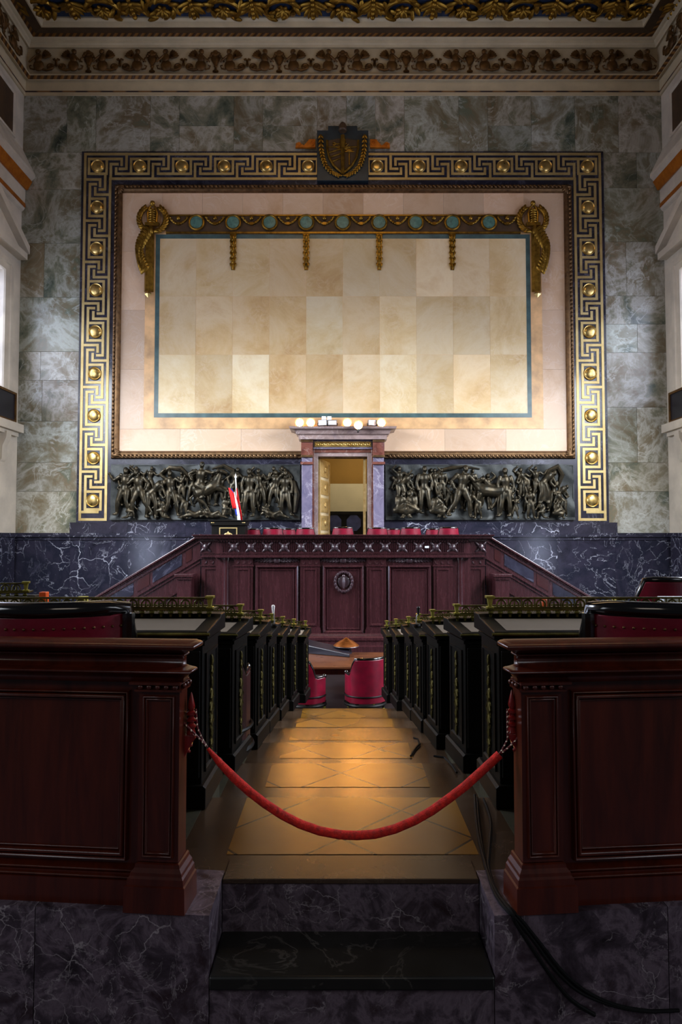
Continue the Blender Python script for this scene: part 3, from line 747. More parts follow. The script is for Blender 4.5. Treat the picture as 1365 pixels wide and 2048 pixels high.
# ================================================================== bronze reliefs
POSE = {
 'stand': dict(pe=(0,.52), ch=(0,.72), he=(.01,.92), sl=(-.11,.80), el=(-.16,.64), hl=(-.13,.50), sr=(.11,.80), er=(.16,.65), hr=(.15,.50), kl=(-.07,.28), fl=(-.09,.03), kr=(.09,.28), fr=(.13,.03)),
 'walk': dict(pe=(0,.52), ch=(.03,.72), he=(.08,.91), sl=(-.08,.80), el=(-.19,.68), hl=(-.14,.55), sr=(.13,.79), er=(.24,.68), hr=(.36,.72), kl=(-.12,.29), fl=(-.27,.06), kr=(.14,.31), fr=(.16,.03)),
 'raise': dict(pe=(0,.52), ch=(-.02,.72), he=(-.03,.91), sl=(-.12,.80), el=(-.24,.90), hl=(-.13,1.0), sr=(.10,.80), er=(.22,.72), hr=(.30,.86), kl=(-.05,.29), fl=(-.14,.03), kr=(.12,.30), fr=(.15,.04)),
 'bend': dict(pe=(-.08,.52), ch=(.08,.68), he=(.22,.76), sl=(.10,.76), el=(.20,.60), hl=(.26,.46), sr=(.14,.70), er=(.12,.52), hr=(.20,.42), kl=(-.12,.28), fl=(-.18,.03), kr=(.04,.29), fr=(.02,.03)),
 'kneel': dict(pe=(0,.28), ch=(.06,.47), he=(.13,.65), sl=(-.04,.55), el=(-.10,.40), hl=(.04,.30), sr=(.16,.53), er=(.24,.40), hr=(.32,.34), kl=(.17,.27), fl=(.19,.03), kr=(-.04,.06), fr=(-.25,.04)),
 'sit': dict(pe=(-.08,.20), ch=(-.02,.40), he=(.06,.56), sl=(-.10,.48), el=(-.12,.33), hl=(.02,.27), sr=(.07,.46), er=(.17,.33), hr=(.24,.24), kl=(.14,.33), fl=(.18,.04), kr=(.20,.16), fr=(.02,.06)),
 'lie': dict(pe=(0,.12), ch=(-.20,.19), he=(-.38,.27), sl=(-.26,.28), el=(-.30,.12), hl=(-.20,.05), sr=(-.26,.14), er=(-.12,.07), hr=(-.02,.05), kl=(.18,.24), fl=(.26,.05), kr=(.22,.10), fr=(.42,.05)),
 'ride': dict(pe=(0,.0), ch=(.03,.21), he=(.06,.41), sl=(-.08,.29), el=(-.22,.22), hl=(-.16,.10), sr=(.14,.28), er=(.27,.24), hr=(.40,.28), kl=(.10,-.10), fl=(.02,-.28), kr=(.12,-.06), fr=(.06,-.26)),
}
def figure(parent, cx, z0, h, pose, flip=1, y=0, robe=False, name='figure'):
    p = POSE[pose]; b = MB(); rr_ = random.Random(int(cx*1000)+17)
    def J(k, dy=0):
        a = p[k]; return Vector((cx+flip*a[0]*h, y-dy*h, z0+a[1]*h))
    ch, pe, he = J('ch', .05), J('pe', .05), J('he', .07)
    up = (ch-pe).normalized(); nk = ch+up*.11*h
    b.tube([pe-up*.04*h, pe, pe.lerp(ch, .5), ch, ch+up*.07*h, nk, nk.lerp(he, .5)], [.06*h, .085*h, .072*h, .098*h, .085*h, .042*h, .036*h], 10)
    b.ell(he, (.052*h, .058*h, .068*h), n=10, k=7); b.ell(he+Vector((0, -.05*h, -.02*h)), (.02*h,)*3)
    b.ell(he+Vector((0, .012*h, .02*h)), (.058*h, .055*h, .058*h))
    for s_ in 'lr':
        S, E, H = J('s'+s_, .05), J('e'+s_, .07), J('h'+s_, .09)
        b.ell(S, .045*h); b.tube([S, S.lerp(E, .4), E, E.lerp(H, .4), H], [.042*h, .044*h, .032*h, .034*h, .022*h], 8); b.ell(H, (.03*h, .03*h, .036*h))
        hip = pe+Vector((flip*(.05 if s_ == 'r' else -.05)*h, 0, -.01*h)); K, Ft = J('k'+s_, .09), J('f'+s_, .05)
        b.ell(hip, .075*h); b.tube([hip, hip.lerp(K, .4), K, K.lerp(Ft, .35), Ft], [.075*h, .072*h, .048*h, .052*h, .03*h], 8)
        b.ell(Ft+Vector((flip*.03*h, -.03*h, -.01*h)), (.06*h, .035*h, .026*h))
    if robe and int(cx*100) % 3 == 0:
        for i in range(6):
            q = (i-2.5)/5; b.tube([pe+Vector((q*.10*h, -.05*h, .03*h)), Vector((cx+q*.16*h, y-.08*h, z0+.28*h)), Vector((cx+q*.19*h, y-.06*h, z0+.05*h))], [.025*h, .034*h, .028*h], 6)
    o = b.build(name, m_bronze, parent, world=True)
    r = o.modifiers.new('fuse', 'REMESH'); r.mode = 'VOXEL'; r.voxel_size = .02; r.use_smooth_shade = True
    return o
def quad(parent, cx, z0, s, y, rear, ox, flip=1):
    b = MB(); a = .45 if rear else .05
    def T(x, z, d=.1): return Vector((cx+flip*(x*cos(a)-z*sin(a))*s, y-d*s, z0+(x*sin(a)+z*cos(a))*s))
    b.tube([T(-.52, 0), T(-.40, .03), T(-.1, 0), T(.25, .03), T(.45, .1)], [.14*s, .23*s, .21*s, .23*s, .17*s], 12)
    b.tube([T(.38, .1), T(.58, .28), T(.70, .42)], [.17*s, .12*s, .09*s], 10)
    b.tube([T(.66, .44, .14), T(.80, .36, .16), T(.92, .22, .16)], [.095*s, .08*s, .05*s], 9)
    b.ell(T(.66, .52), (.03*s, .02*s, .06*s))
    if ox:
        for q in (-1, 1): b.tube([T(.68, .5), T(.74, .6, .1+q*.1), T(.86, .66, .1+q*.08)], [.03*s, .025*s, .01*s], 6)
    else: b.tube([T(.36, .26), T(.5, .4), T(.62, .52)], [.04*s, .05*s, .04*s], 6)
    b.tube([T(-.56, .05), T(-.72, .0), T(-.78, -.3)], [.04*s, .06*s, .03*s], 6)
    legs = ([(-.38, -.12, -.5, -.5, -.42, -.85), (-.46, -.12, -.3, -.48, -.28, -.85), (.36, -.1, .62, -.2, .66, -.48), (.36, -.1, .56, -.36, .44, -.56)] if rear else
            [(-.42, -.1, -.46, -.42, -.42, -.8), (-.36, -.1, -.28, -.42, -.30, -.8), (.34, -.1, .36, -.42, .34, -.8), (.40, -.1, .48, -.4, .44, -.78)])
    for i, (x0, z0_, x1, z1, x2, z2) in enumerate(legs):
        d = .16 if i % 2 else .08; b.tube([T(x0, z0_, d), T(x1, z1, d), T(x2, z2, d)], [.12*s, .055*s, .04*s], 8); b.ell(T(x2, z2, d), .055*s)
    o = b.build('ox' if ox else 'horse', m_bronze, parent, world=True)
    r = o.modifiers.new('fuse', 'REMESH'); r.mode = 'VOXEL'; r.voxel_size = .022; r.use_smooth_shade = True
def relief(u0, u1, label, seed):
    x0, x1, z0, z1 = xw(u0, 985), xw(u1, 985), zw(1040), zw(929)
    t = thing('bas_relief', label, 'relief panel', ((x0+x1)/2, yb0, z0))
    b = MB(); nx, nz = 60, 20; r_ = random.Random(seed); ph = [r_.uniform(0, 6) for _ in range(8)]
    vs = []
    for j in range(nz+1):
        for i in range(nx+1):
            x = x0+(x1-x0)*i/nx; z = z0+(z1-z0)*j/nz
            d = .03+.025*sin(x*5+ph[0]+1.5*sin(z*3+ph[1]))+.02*sin(z*7+x*3+ph[2]+sin(x*4)*1.2)+.012*sin(x*13+z*9+ph[3])
            if j == 0: d += .06
            vs.append((x, yb0-.005-max(d, 0), z))
    b.add(vs, [(j*(nx+1)+i, j*(nx+1)+i+1, (j+1)*(nx+1)+i+1, (j+1)*(nx+1)+i) for j in range(nz) for i in range(nx)])
    b.build('ground', m_bronzed, t, world=True)
    b = MB(); b.frame(x0, x1, z0, z1, [(0, 0), (0, .03), (.03, .03), (.04, 0)], yb0, fill=False); b.build('rim', m_bronzed, t, world=True)
    return t, x0, x1, z0, z1
def drape(t, pts, r):
    b = MB(); b.tube(pts, r, 8); o = b.build('drapery', m_bronze, t, world=True)
def fill_relief(t, x0, z0, items, s=1):
    r_ = random.Random(int(x0*7)); u = items[0][0]
    for i in range(17):
        uu = items[0][0]+(items[-1][0]-items[0][0] if False else 0)+i*21.5+r_.uniform(-5, 5)
        items = items+[(uu, r_.uniform(12, 34), r_.uniform(62, 74), r_.choice(['stand', 'raise', 'walk', 'bend']), r_.choice([-1, 1]), -.035, False)]
    for (u, dv, hpx, pose, fl, dy, robe) in items:
        X = min(max(xw(u, 985), x0+.40), x0+4.68); figure(t, X, z0+.03+dv*.0134, hpx*.0134, pose, fl, yb0-.03-dy, robe)
tL, x0, x1, z0, z1 = relief(222, 600.5, 'left bronze relief with a rearing horse and crowd of nude figures', 1)
fill_relief(tL, x0, z0, [
 (231, 26, 78, 'stand', 1, 0, True), (244, 6, 97, 'raise', -1, .04, True), (262, 0, 55, 'kneel', 1, .10, False), (283, 4, 96, 'walk', -1, .06, False),
 (276, 40, 66, 'raise', 1, 0, True), (312, 2, 92, 'bend', 1, .05, False), (328, 0, 60, 'kneel', -1, .10, False), (345, 4, 94, 'raise', 1, .05, True), (300, 46, 60, 'walk', 1, 0, False),
 (368, 0, 62, 'bend', -1, .10, False), (392, 0, 66, 'lie', -1, .10, False), (430, 0, 60, 'lie', 1, .10, False), (452, 4, 60, 'kneel', 1, .04, True), (470, 30, 74, 'walk', 1, 0, False),
 (501, 4, 97, 'stand', -1, .06, False), (520, 20, 82, 'raise', 1, .01, True), (551, 22, 76, 'raise', -1, .08, True), (552, 0, 62, 'lie', 1, .12, False), (585, 6, 92, 'stand', 1, .03, True), (570, 40, 62, 'stand', 1, 0, False), (532, 0, 50, 'sit', 1, .06, False)])
quad(tL, xw(418, 985), z0+.80, .72, yb0-.08, True, False)
figure(tL, xw(402, 985), z0+.94, 1.25, 'ride', 1, yb0-.16, False)
drape(tL, [Vector((xw(u, 985), yb0-.06, zw(v))) for u, v in ((322, 950), (340, 936), (362, 938), (380, 955), (392, 948))], [.03, .07, .08, .07, .03])
drape(tL, [Vector((xw(u, 985), yb0-.06, zw(v))) for u, v in ((425, 938), (448, 932), (466, 942), (472, 965), (460, 982))], [.03, .06, .08, .07, .03])
drape(tL, [Vector((xw(u, 985), yb0-.07, zw(v))) for u, v in ((540, 965), (566, 958), (588, 966), (595, 990), (590, 1025))], [.03, .06, .08, .1, .05])
tR, x0, x1, z0, z1 = relief(771.5, 1149, 'right bronze relief with oxen, labourers and a central standing nude', 2)
fill_relief(tR, x0, z0, [
 (783, 34, 72, 'raise', 1, .02, False), (781, 0, 86, 'sit', 1, .12, False), (806, 26, 78, 'bend', 1, .06, False), (822, 0, 88, 'sit', -1, .12, False), (848, 10, 96, 'stand', 1, .05, True),
 (872, 0, 80, 'sit', 1, .10, True), (884, 36, 66, 'stand', -1, 0, False), (868, 40, 62, 'raise', -1, 0, False), (921, 2, 106, 'walk', 1, .12, False), (950, 0, 62, 'bend', -1, .08, False), (945, 40, 60, 'stand', 1, 0, True),
 (1009, 4, 98, 'stand', -1, .08, True), (1028, 0, 46, 'raise', -1, .12, False), (1048, 44, 62, 'bend', -1, .02, False), (1058, 0, 62, 'stand', 1, .08, True), (1072, 40, 66, 'raise', 1, .04, False), (1090, 30, 80, 'bend', 1, .05, True),
 (1082, 0, 50, 'kneel', -1, .10, False), (1112, 0, 58, 'sit', 1, .10, False), (1130, 4, 60, 'bend', -1, .05, False)])
quad(tR, xw(980, 985), z0+.76, .74, yb0-.05, False, True, -1); quad(tR, xw(1000, 985), z0+.80, .66, yb0-.0, False, True, -1)
drape(tR, [Vector((xw(u, 985), yb0-.06, zw(v))) for u, v in ((1090, 965), (1098, 942), (1115, 934), (1124, 950), (1116, 975))], [.04, .07, .09, .08, .03])
drape(tR, [Vector((xw(u, 985), yb0-.05, zw(v))) for u, v in ((862, 958), (880, 942), (905, 936), (930, 934), (960, 938))], [.02, .05, .06, .05, .02])

# ================================================================== dado
b = MB(); lx0, lx1 = xw(141, 1055), xw(1234, 1055)
rs = random.Random(8); ra = lambda: (rs.random(), rs.random(), rs.random())
def segs(x0, x1, n): return [(x0+(x1-x0)*i/n, x0+(x1-x0)*(i+1)/n) for i in range(n)]
for (a, c) in segs(lx0, AX-1.1, 4)+segs(AX+1.1, lx1, 4): b.box(a+.001, c-.001, DW-.16, DW-.02, zw(1066), zw(1045), 0, ra())
for (a, c) in segs(XL, AX-1.1, 5)+segs(AX+1.1, XR, 5):
    b.box(a+.001, c-.001, DW-.20, DW-.02, zw(1070), zw(1066), 0, ra()); b.box(a+.001, c-.001, DW-.24, DW-.02, zw(1074), zw(1070), 0, ra())
    b.box(a+.001, c-.001, DW-.20, DW-.02, zw(1080), zw(1074), 0, ra())
    b.box(a+.0015, c-.0015, DW-.18, DW-.02, ZF, zw(1080), 0, ra())
struct(b.build('baseboard_back', m_dark, smooth=False))

# ================================================================== doorway with lamps on its cornice
dp = thing('door_surround', 'rose and grey marble doorway with pilasters, gilt strip and heavy cornice behind the rostrum', 'doorway', (AX, DW-.08, ZD))
cx_ = lambda u: AX+(u-686)/1300*17.2
yd0 = DW-.19
b = MB()
for q in (-1, 1):
    b.box(cx_(686+q*61), cx_(686+q*82), yd0-.22, yd0+.12, ZD, zw(881, 17.2))
b.build('pilaster', m_lilac, dp, world=True, bevel=.01)
b = MB()
for q in (-1, 1):
    x_0, x_1 = cx_(686+q*60), cx_(686+q*83)
    b.box(x_0, x_1, yd0-.26, yd0+.1, zw(912, 17.2), zw(886, 17.2)); b.box(cx_(686+q*59), cx_(686+q*84), yd0-.28, yd0-.1, zw(930, 17.2), zw(925, 17.2))
    for i in range(4): xx = x_0+(x_1-x_0)*(i+.5)/4; b.ell((xx, yd0-.25, zw(928, 17.2)), .03)
b.build('capital_block', m_red, dp, world=True, smooth=False)
b = MB()
for q in (-1, 1):
    for v0, v1 in ((886, 880), (916, 911.5)): b.box(cx_(686+q*59.5), cx_(686+q*83.5), yd0-.29, yd0-.1, zw(v0, 17.2), zw(v1, 17.2))
b.build('copper_band', m_copper, dp, world=True, bevel=.01)
b = MB()                                            # jamb mouldings around the opening
hw_ = HX; zt = 4.36
for (o0, o1, yo, mt) in ((0, .10, .04, 0), (.10, .20, .07, 1), (.20, .40, .10, 0)):
    for q in (-1, 1): b.box(AX+q*(hw_+o0), AX+q*(hw_+o1), yd0-yo, yd0+.2, ZD, zt+o1, mt)
    b.box(AX-hw_-o0, AX+hw_+o0, yd0-yo, yd0+.2, zt+o0, zt+o1, mt)
b.build('jamb', [m_cornm, m_red], dp, world=True, smooth=False, bevel=.006)
b = MB(); b.box(cx_(627), cx_(745), yd0-.14, yd0+.12, zw(898, 17.2), zw(879, 17.2)); b.build('frieze_panel', m_lilac, dp, world=True, smooth=False)
b = MB(); b.frame(cx_(629), cx_(743), zw(894.5, 17.2), zw(883.5, 17.2), [(0, 0), (0, .03), (.03, .035), (.04, .01)], yd0-.14)
for i in range(14):
    x = cx_(635)+(cx_(737)-cx_(635))*i/13; b.ell((x, yd0-.155, zw(889, 17.2)), (.045, .02, .03), n=8, k=5, rot=(0, .5, 0))
b.build('gilt_strip', m_med, dp, world=True)
b = MB()
prof = [(.10, zw(880, 17.2)), (.34, zw(880, 17.1)), (.34, zw(872, 17.1)), (.40, zw(870, 17.1)), (.44, zw(863, 17.1)), (.56, zw(860, 17)), (.58, zw(856, 17)), (.10, zw(855.5, 17))]
zzs = prof; ring_ = []
for d, z in prof: ring_ += [(cx_(686)-1.12-(d-.3), yd0+.12, z), (cx_(686)-1.12-(d-.3), yd0-d, z), (cx_(686)+1.12+(d-.3), yd0-d, z), (cx_(686)+1.12+(d-.3), yd0+.12, z)]
fs = []
for i in range(len(prof)-1):
    for j in range(3): fs.append((i*4+j, i*4+j+1, i*4+4+j+1, i*4+4+j))
fs += [(0, 1, 2, 3), tuple(range(len(prof)*4-4, len(prof)*4))]
b.add(ring_, fs); b.build('cornice', m_cornm, dp, world=True, smooth=False)
zct = prof[-1][1]
# door leaf standing open inwards
dl_ = thing('door_leaf', 'cream door leaf with gilt square coffers folded open in the central doorway', 'door', (AX-HX+.03, DW-.02, ZD))
b = MB(); ph = 1.05; th = R(76)
b.box(0, 1.02, 0, .06, .02, 2.97)
b.xf(Matrix.Rotation(th, 4, 'Z')); b.build('panel', m_doorcream, dl_)
for i in range(6):
    b = MB(); zc_ = .28+i*.485
    b.frame(.14, .88, zc_-.2, zc_+.2, [(0, 0), (0, .02), (.05, .03), (.09, .012), (.15, .02), (.18, .02)], 0)
    b.ell((.51, -.03, zc_), (.07, .03, .07)); b.xf(Matrix.Rotation(th, 4, 'Z')); b.build('coffer', m_doorgold, dl_)
b = MB(); b.box(.99, 1.05, -.02, .08, .02, 2.97); b.box(-.02, .05, -.02, .08, .02, 2.97); b.box(0, 1.02, -.015, .07, 2.9, 2.98); b.xf(Matrix.Rotation(th, 4, 'Z')); b.build('gilt_edge', m_doorgold, dl_)
dg = MB(); dg.box(AX+HX-.10, AX+HX-.04, DW-.02, DW+.3, ZD, 4.32); tag(dg.build('door_edge', m_doorgold), 'thin gilt door edge on the right side of the central doorway', 'door')
# room behind
b = MB(); b.box(AX-2.2, AX+2.2, DW+.3, 21.2, ZD-.1, ZD); struct(b.build('floor', m_hallf, smooth=False))
b = MB(); zsplit = zw(967, 20.9)
b.box(AX-2.2, AX+2.2, 21.0, 21.15, ZD, zsplit, 0); b.box(AX-2.2, AX+2.2, 21.0, 21.15, zsplit, 5.6, 1); b.box(AX-2.3, AX-2.2, DW+.3, 21.15, ZD, 5.6, 0); b.box(AX+2.2, AX+2.3, DW+.3, 21.15, ZD, 5.6, 0)
struct(b.build('wall_lobby', [m_ivory, m_ochre], smooth=False))
b = MB(); b.box(AX-2.3, AX+2.3, DW+.3, 21.15, 5.6, 5.7); struct(b.build('ceiling.001', m_ivory, smooth=False))
area('lobby_fill_light', (AX+.6, 19.4, 5.4), (0, 0, 0), 1.5, 1.5, 42, (1.0, .86, .62))  # unseen light added so the room behind the doorway is lit
cb = thing('lobby_cabinet', 'dark cabinet with violet octagonal panels in the room behind the doorway', 'cabinet', (AX, 20.6, ZD))
zt_ = zw(1023, 20.3); b = MB(); b.box(AX-1.4, AX+1.9, 20.3, 20.95, ZD, zt_); b.box(AX-1.45, AX+1.95, 20.24, 20.98, zt_-.1, zt_); b.build('carcass', m_dmetal, cb, world=True, smooth=False)
for i, u in enumerate((669, 708)):
    X = PX(u, 1044, 20.3); b = MB(); zc_ = zw(1046, 20.3)
    b.prism([(X+.24*cos(a), zc_+.27*sin(a)) for a in [pi/8+i_*pi/4 for i_ in range(8)]], 20.26, 20.3, 'y'); b.build('octagon_panel', m_dpurple, cb, world=True, smooth=False)
# lamps and floodlights on the cornice
for i, (u, v) in enumerate(((600, 849), (622, 849), (695, 849), (717, 855), (763, 849))):
    D = 17.10 if i != 3 else 16.66
    base = P(u, v+7, D); lab = ['first glowing lamp from the left on the doorway cornice', 'second glowing lamp from the left on the doorway cornice', 'glowing lamp right of the middle on the doorway cornice', 'glowing lamp set lower and in front of the doorway cornice', 'rightmost glowing lamp on the doorway cornice'][i]
    zb_ = zct+.002 if i != 3 else base.z
    t = thing('cornice_lamp', lab, 'lamp', (base.x, D, zb_), 0, 'warm lamps on the doorway cornice')
    b = MB(); b.tube([(0, .02, 0), (0, .02, .05)], .035, 8); b.lathe([(.108, .10), (.113, .11), (.115, .02), (.09, -.08), (.04, -.12), (.03, -.12), (.08, -.07), (.102, .02)], (0, 0, .14), 18, 'y'); b.f.pop(); b.f.pop(); b.m.pop(); b.m.pop(); b.at.pop(); b.at.pop(); b.build('housing', m_dmetal, t)
    if i == 3:
        b = MB(); b.box(-.02, .02, 0, .24, -.01, .03); b.build('clip_arm', m_dmetal, t)
    b = MB(); b.lathe([(.100, .03), (.096, .055), (.078, .075), (.045, .09), (.005, .094)], (0, 0, .14), 18, 'y'); b.build('bulb', m_glow, t)
for i, (u, lab) in enumerate(((646, 'small unlit floodlight with a white face on the left of the doorway cornice'), (665, 'wide grey floodlight in the middle of the doorway cornice'), (745, 'pale unlit floodlight on the right of the doorway cornice'))):
    t = thing('floodlight', lab, 'floodlight', (cx_(u), 17.10, zct))
    b = MB(); b.box(-.12, .12, -.05, .05, .07, .22); b.xf(Matrix.Rotation(R(-18*(1-i)), 4, 'Z')); b.build('body', m_metal, t, bevel=.01)
    b = MB(); b.box(-.10, .10, -.056, -.05, .09, .20); b.xf(Matrix.Rotation(R(-18*(1-i)), 4, 'Z')); b.build('glass', m_white, t)
    b = MB(); b.tube([(-.13, 0, .14), (-.13, 0, .0), (.13, 0, .0), (.13, 0, .14)], .012, 6); b.build('bracket', m_dmetal, t)
for i, u in enumerate((648, 659)):
    t = thing('small_camera', 'small white device standing up behind the cornice, %s of the pair' % ('left' if i == 0 else 'right'), 'device', (cx_(u), 17.2, zct))
    b = MB(); b.tube([(0, 0, 0), (0, 0, .26)], .012, 6); b.build('stem', m_dmetal, t)
    b = MB(); b.box(-.06, .06, -.04, .05, .22, .34); b.build('head', m_white, t, bevel=.015)

# ================================================================== rostrum
DY = 14.0
rx = lambda u, D=DY: AX+(u-686)/1300*D
rz = lambda v, D=DY: PZ(v, D)
ro = thing('rostrum', 'large carved mahogany rostrum with panels, columns and a rosette frieze across the hall', 'rostrum', (AX, DY, ZF))
R0 = ZF
b = MB()                                            # carcass
b.box(rx(430), rx(942), DY+.10, DY+.5, R0, rz(1092)); b.box(rx(398), rx(974), DY+.30, DY+.7, R0, rz(1092)); b.box(rx(398), rx(974), DY+.3, DY+1.3, ZD-.02, ZD)
b.build('carcass', m_rost, ro, world=True, smooth=False)
def mould(b, x0, x1, prof, y, m=0):                 # horizontal moulding with returned ends; prof (out, z)
    vs = []
    for d, z in prof: vs += [(x0-d, y+.4, z), (x0-d, y-d, z), (x1+d, y-d, z), (x1+d, y+.4, z)]
    fs = []
    for i in range(len(prof)-1):
        for j in range(3): fs.append((i*4+j, i*4+j+1, i*4+4+j+1, i*4+4+j))
    n = len(prof)*4; fs += [(0, 1, 2, 3), (n-4, n-3, n-2, n-1)]
    b.add(vs, fs, m)
b = MB()
for (a, c, y) in ((432, 940, DY), (399, 973, DY+.22)):
    mould(b, rx(a), rx(c), [(.0, rz(1084)), (.03, rz(1083)), (.05, rz(1079)), (.13, rz(1077)), (.15, rz(1073)), (.18, rz(1071)), (.18, rz(1069.3)), (.0, rz(1069))], y)
b.build('cap_moulding', m_rost, ro, world=True, smooth=False)
b = MB()
x = rx(436)
while x < rx(936): b.box(x, x+.035, DY-.05, DY, rz(1083.6), rz(1080)); x += .06
b.build('dentils', m_rost, ro, world=True, smooth=False)
b = MB()
for (a, c, y) in ((432, 940, DY), (399, 973, DY+.22)):
    b.box(rx(a), rx(c), y, y+.3, rz(1114), rz(1083)); b.box(rx(a)-.012, rx(c)+.012, y-.015, y+.1, rz(1107.5), rz(1105.5)); b.box(rx(a)-.02, rx(c)+.02, y-.03, y+.1, rz(1115), rz(1112.5))
b.build('entablature', m_rost, ro, world=True, smooth=False)
ros = [(686+s*(16.8+33.6*k), DY) for s in (-1, 1) for k in range(7)]+[(407.5, DY+.22), (433-2, DY+.22), (965, DY+.22), (941, DY+.22)]
for (u, y) in ros:
    if u in (431, 941): continue
    b = MB(); X, Z = rx(u), rz(1094.5)
    b.lathe([(.075, 0), (.07, .02), (.05, .03), (.045, .055), (.02, .07)], (X, y, Z), 14, 'y')
    for q in range(4):
        a = pi/4+q*pi/2; b.ell((X+.10*cos(a), y-.01, Z+.09*sin(a)), (.075, .02, .026), n=8, k=5, rot=(0, -a, 0))
    b.build('rosette', m_carve, ro, world=True)
for k in range(-7, 8):
    X = rx(686+33.6*k); b = MB()
    for i in range(4): b.prism([(X-.06+i*.04-.013, DY+.001), (X-.06+i*.04, DY-.022), (X-.06+i*.04+.013, DY+.001)], rz(1104.5), rz(1084.8), 'z')
    b.box(X-.085, X+.085, DY-.018, DY, rz(1106), rz(1104.5)); b.build('triglyph', m_rost, ro, world=True, smooth=False)
zb1 = rz(1267)
PP = [(0, 0), (0, .05), (.03, .065), (.05, .04), (.075, .0), (.085, .02), (.105, .02), (.12, -.01)]
def panel(u0, u1, v0, v1, y):
    b = MB(); b.frame(rx(u0), rx(u1), rz(v1), rz(v0), PP, y, m=0, mf=1); b.build('panel', [m_rost, m_rostp], ro, world=True, smooth=False)
yb = DY+.10
for (u0, u1) in ((645, 727), (510, 596), (776, 862)):
    panel(u0, u1, 1131, 1268, yb)
    b = MB(); uc = (u0+u1)/2; X = rx(uc); Z = rz(1120.5)                       # carved garland over the panel
    b.ell((X, yb-.03, Z), (.09, .04, .07))
    for q in (-1, 1):
        for i in range(6):
            for s2 in (-1, 1): b.ell((X+q*(.12+.065*i), yb-.015, Z+s2*.025*(1-i/8)), (.06, .025, .028*(1-i/9)), n=8, k=5, rot=(0, -q*s2*.5, 0))
    b.build('garland', m_carve, ro, world=True)
def pilaster(u0, u1, y, out):
    b = MB(); x0, x1 = rx(u0), rx(u1)
    b.box(x0, x1, y-out, y+.02, zb1, rz(1114)); b.frame(x0+.06, x1-.06, rz(1252), rz(1137), [(0, 0), (.0, .02), (.03, .02), (.05, -.008), (.06, -.008)], y-out, m=0, mf=1)
    b.box(x0-.02, x1+.02, y-out-.02, y+.02, rz(1118), rz(1114)); b.box(x0-.02, x1+.02, y-out-.02, y, rz(1133), rz(1131))
    for i in range(3): X = x0+(x1-x0)*(i+.5)/3; b.lathe([(.045, 0), (.04, .015), (.02, .012)], (X, y-out, rz(1124.5)), 10, 'y')
    b.box(x0-.03, x1+.03, y-out-.03, y+.02, zb1, rz(1260)); b.box(x0-.015, x1+.015, y-out-.015, y, rz(1260), rz(1256))
    b.build('pilaster', [m_rost, m_rostp], ro, world=True, smooth=False)
for (u0, u1) in ((600, 639), (733, 772), (467, 505), (867, 905)): pilaster(u0, u1, yb, .06)
for (u0, u1) in ((398, 441), (931, 974)): pilaster(u0, u1, DY+.30, .05)
for u in (450, 922):
    b = MB(); X = rx(u); r_ = .095; n = 20
    for i in range(1): pass
    b.lathe([(.125, rz(1268)), (.125, rz(1263)), (.11, rz(1262)), (.115, rz(1259)), (.098, rz(1256)), (.096, rz(1200)), (.086, rz(1126)), (.09, rz(1124)), (.105, rz(1120)), (.115, rz(1117)), (.12, rz(1116)), (.12, rz(1114))], (X, DY+.15, 0), 20)
    b.build('column', m_rost, ro, world=True)
b = MB()
for (a, c, y) in ((432, 940, DY), (399, 973, DY+.22)):
    mould(b, rx(a), rx(c), [(0, R0), (.10, R0), (.10, rz(1292)), (.07, rz(1290)), (.06, rz(1282)), (.08, rz(1280)), (.08, rz(1275)), (.03, rz(1272)), (.02, rz(1268)), (0, rz(1267))], y)
b.build('base_moulding', m_rost, ro, world=True, smooth=False)
b = MB(); X, Z = rx(687), rz(1164)                   # oval emblem on the centre panel
b.tube([(X+.185*cos(t), yb-.03, Z+.21*sin(t)) for t in [i*2*pi/28 for i in range(28)]], .03, 8, closed=True)
for i in range(18):
    t = i*2*pi/18; b.ell((X+.185*cos(t), yb-.05, Z+.21*sin(t)), (.04, .025, .03), n=6, k=4, rot=(0, -t+.8, 0))
b.lathe([(.13, -.02), (.13, .02), (.11, .03), (.02, .03)], (X, yb, Z), 20, 'y')
b.tube([(X, yb-.05, Z-.14), (X, yb-.06, Z), (X, yb-.05, Z+.10)], [.02, .045, .03], 8); b.ell((X, yb-.06, Z+.12), (.035, .03, .04))
b.build('emblem', m_carve, ro, world=True)
b = MB(); b.box(rx(849), rx(857), DY-.03, DY, rz(1096), rz(1092)); tag(b.build('paper_label', m_paper), 'small white card stuck on the rosette frieze of the rostrum', 'card')
# platform floor of the rostrum
b = MB(); b.box(rx(398), rx(974), DY+.32, DW-.2, ZD-.2, ZD-.001); b.box(rx(398), rx(974), DY+1.2, DW-.2, ZF, ZD-.2); struct(b.build('floor.001', m_hallf, smooth=False))
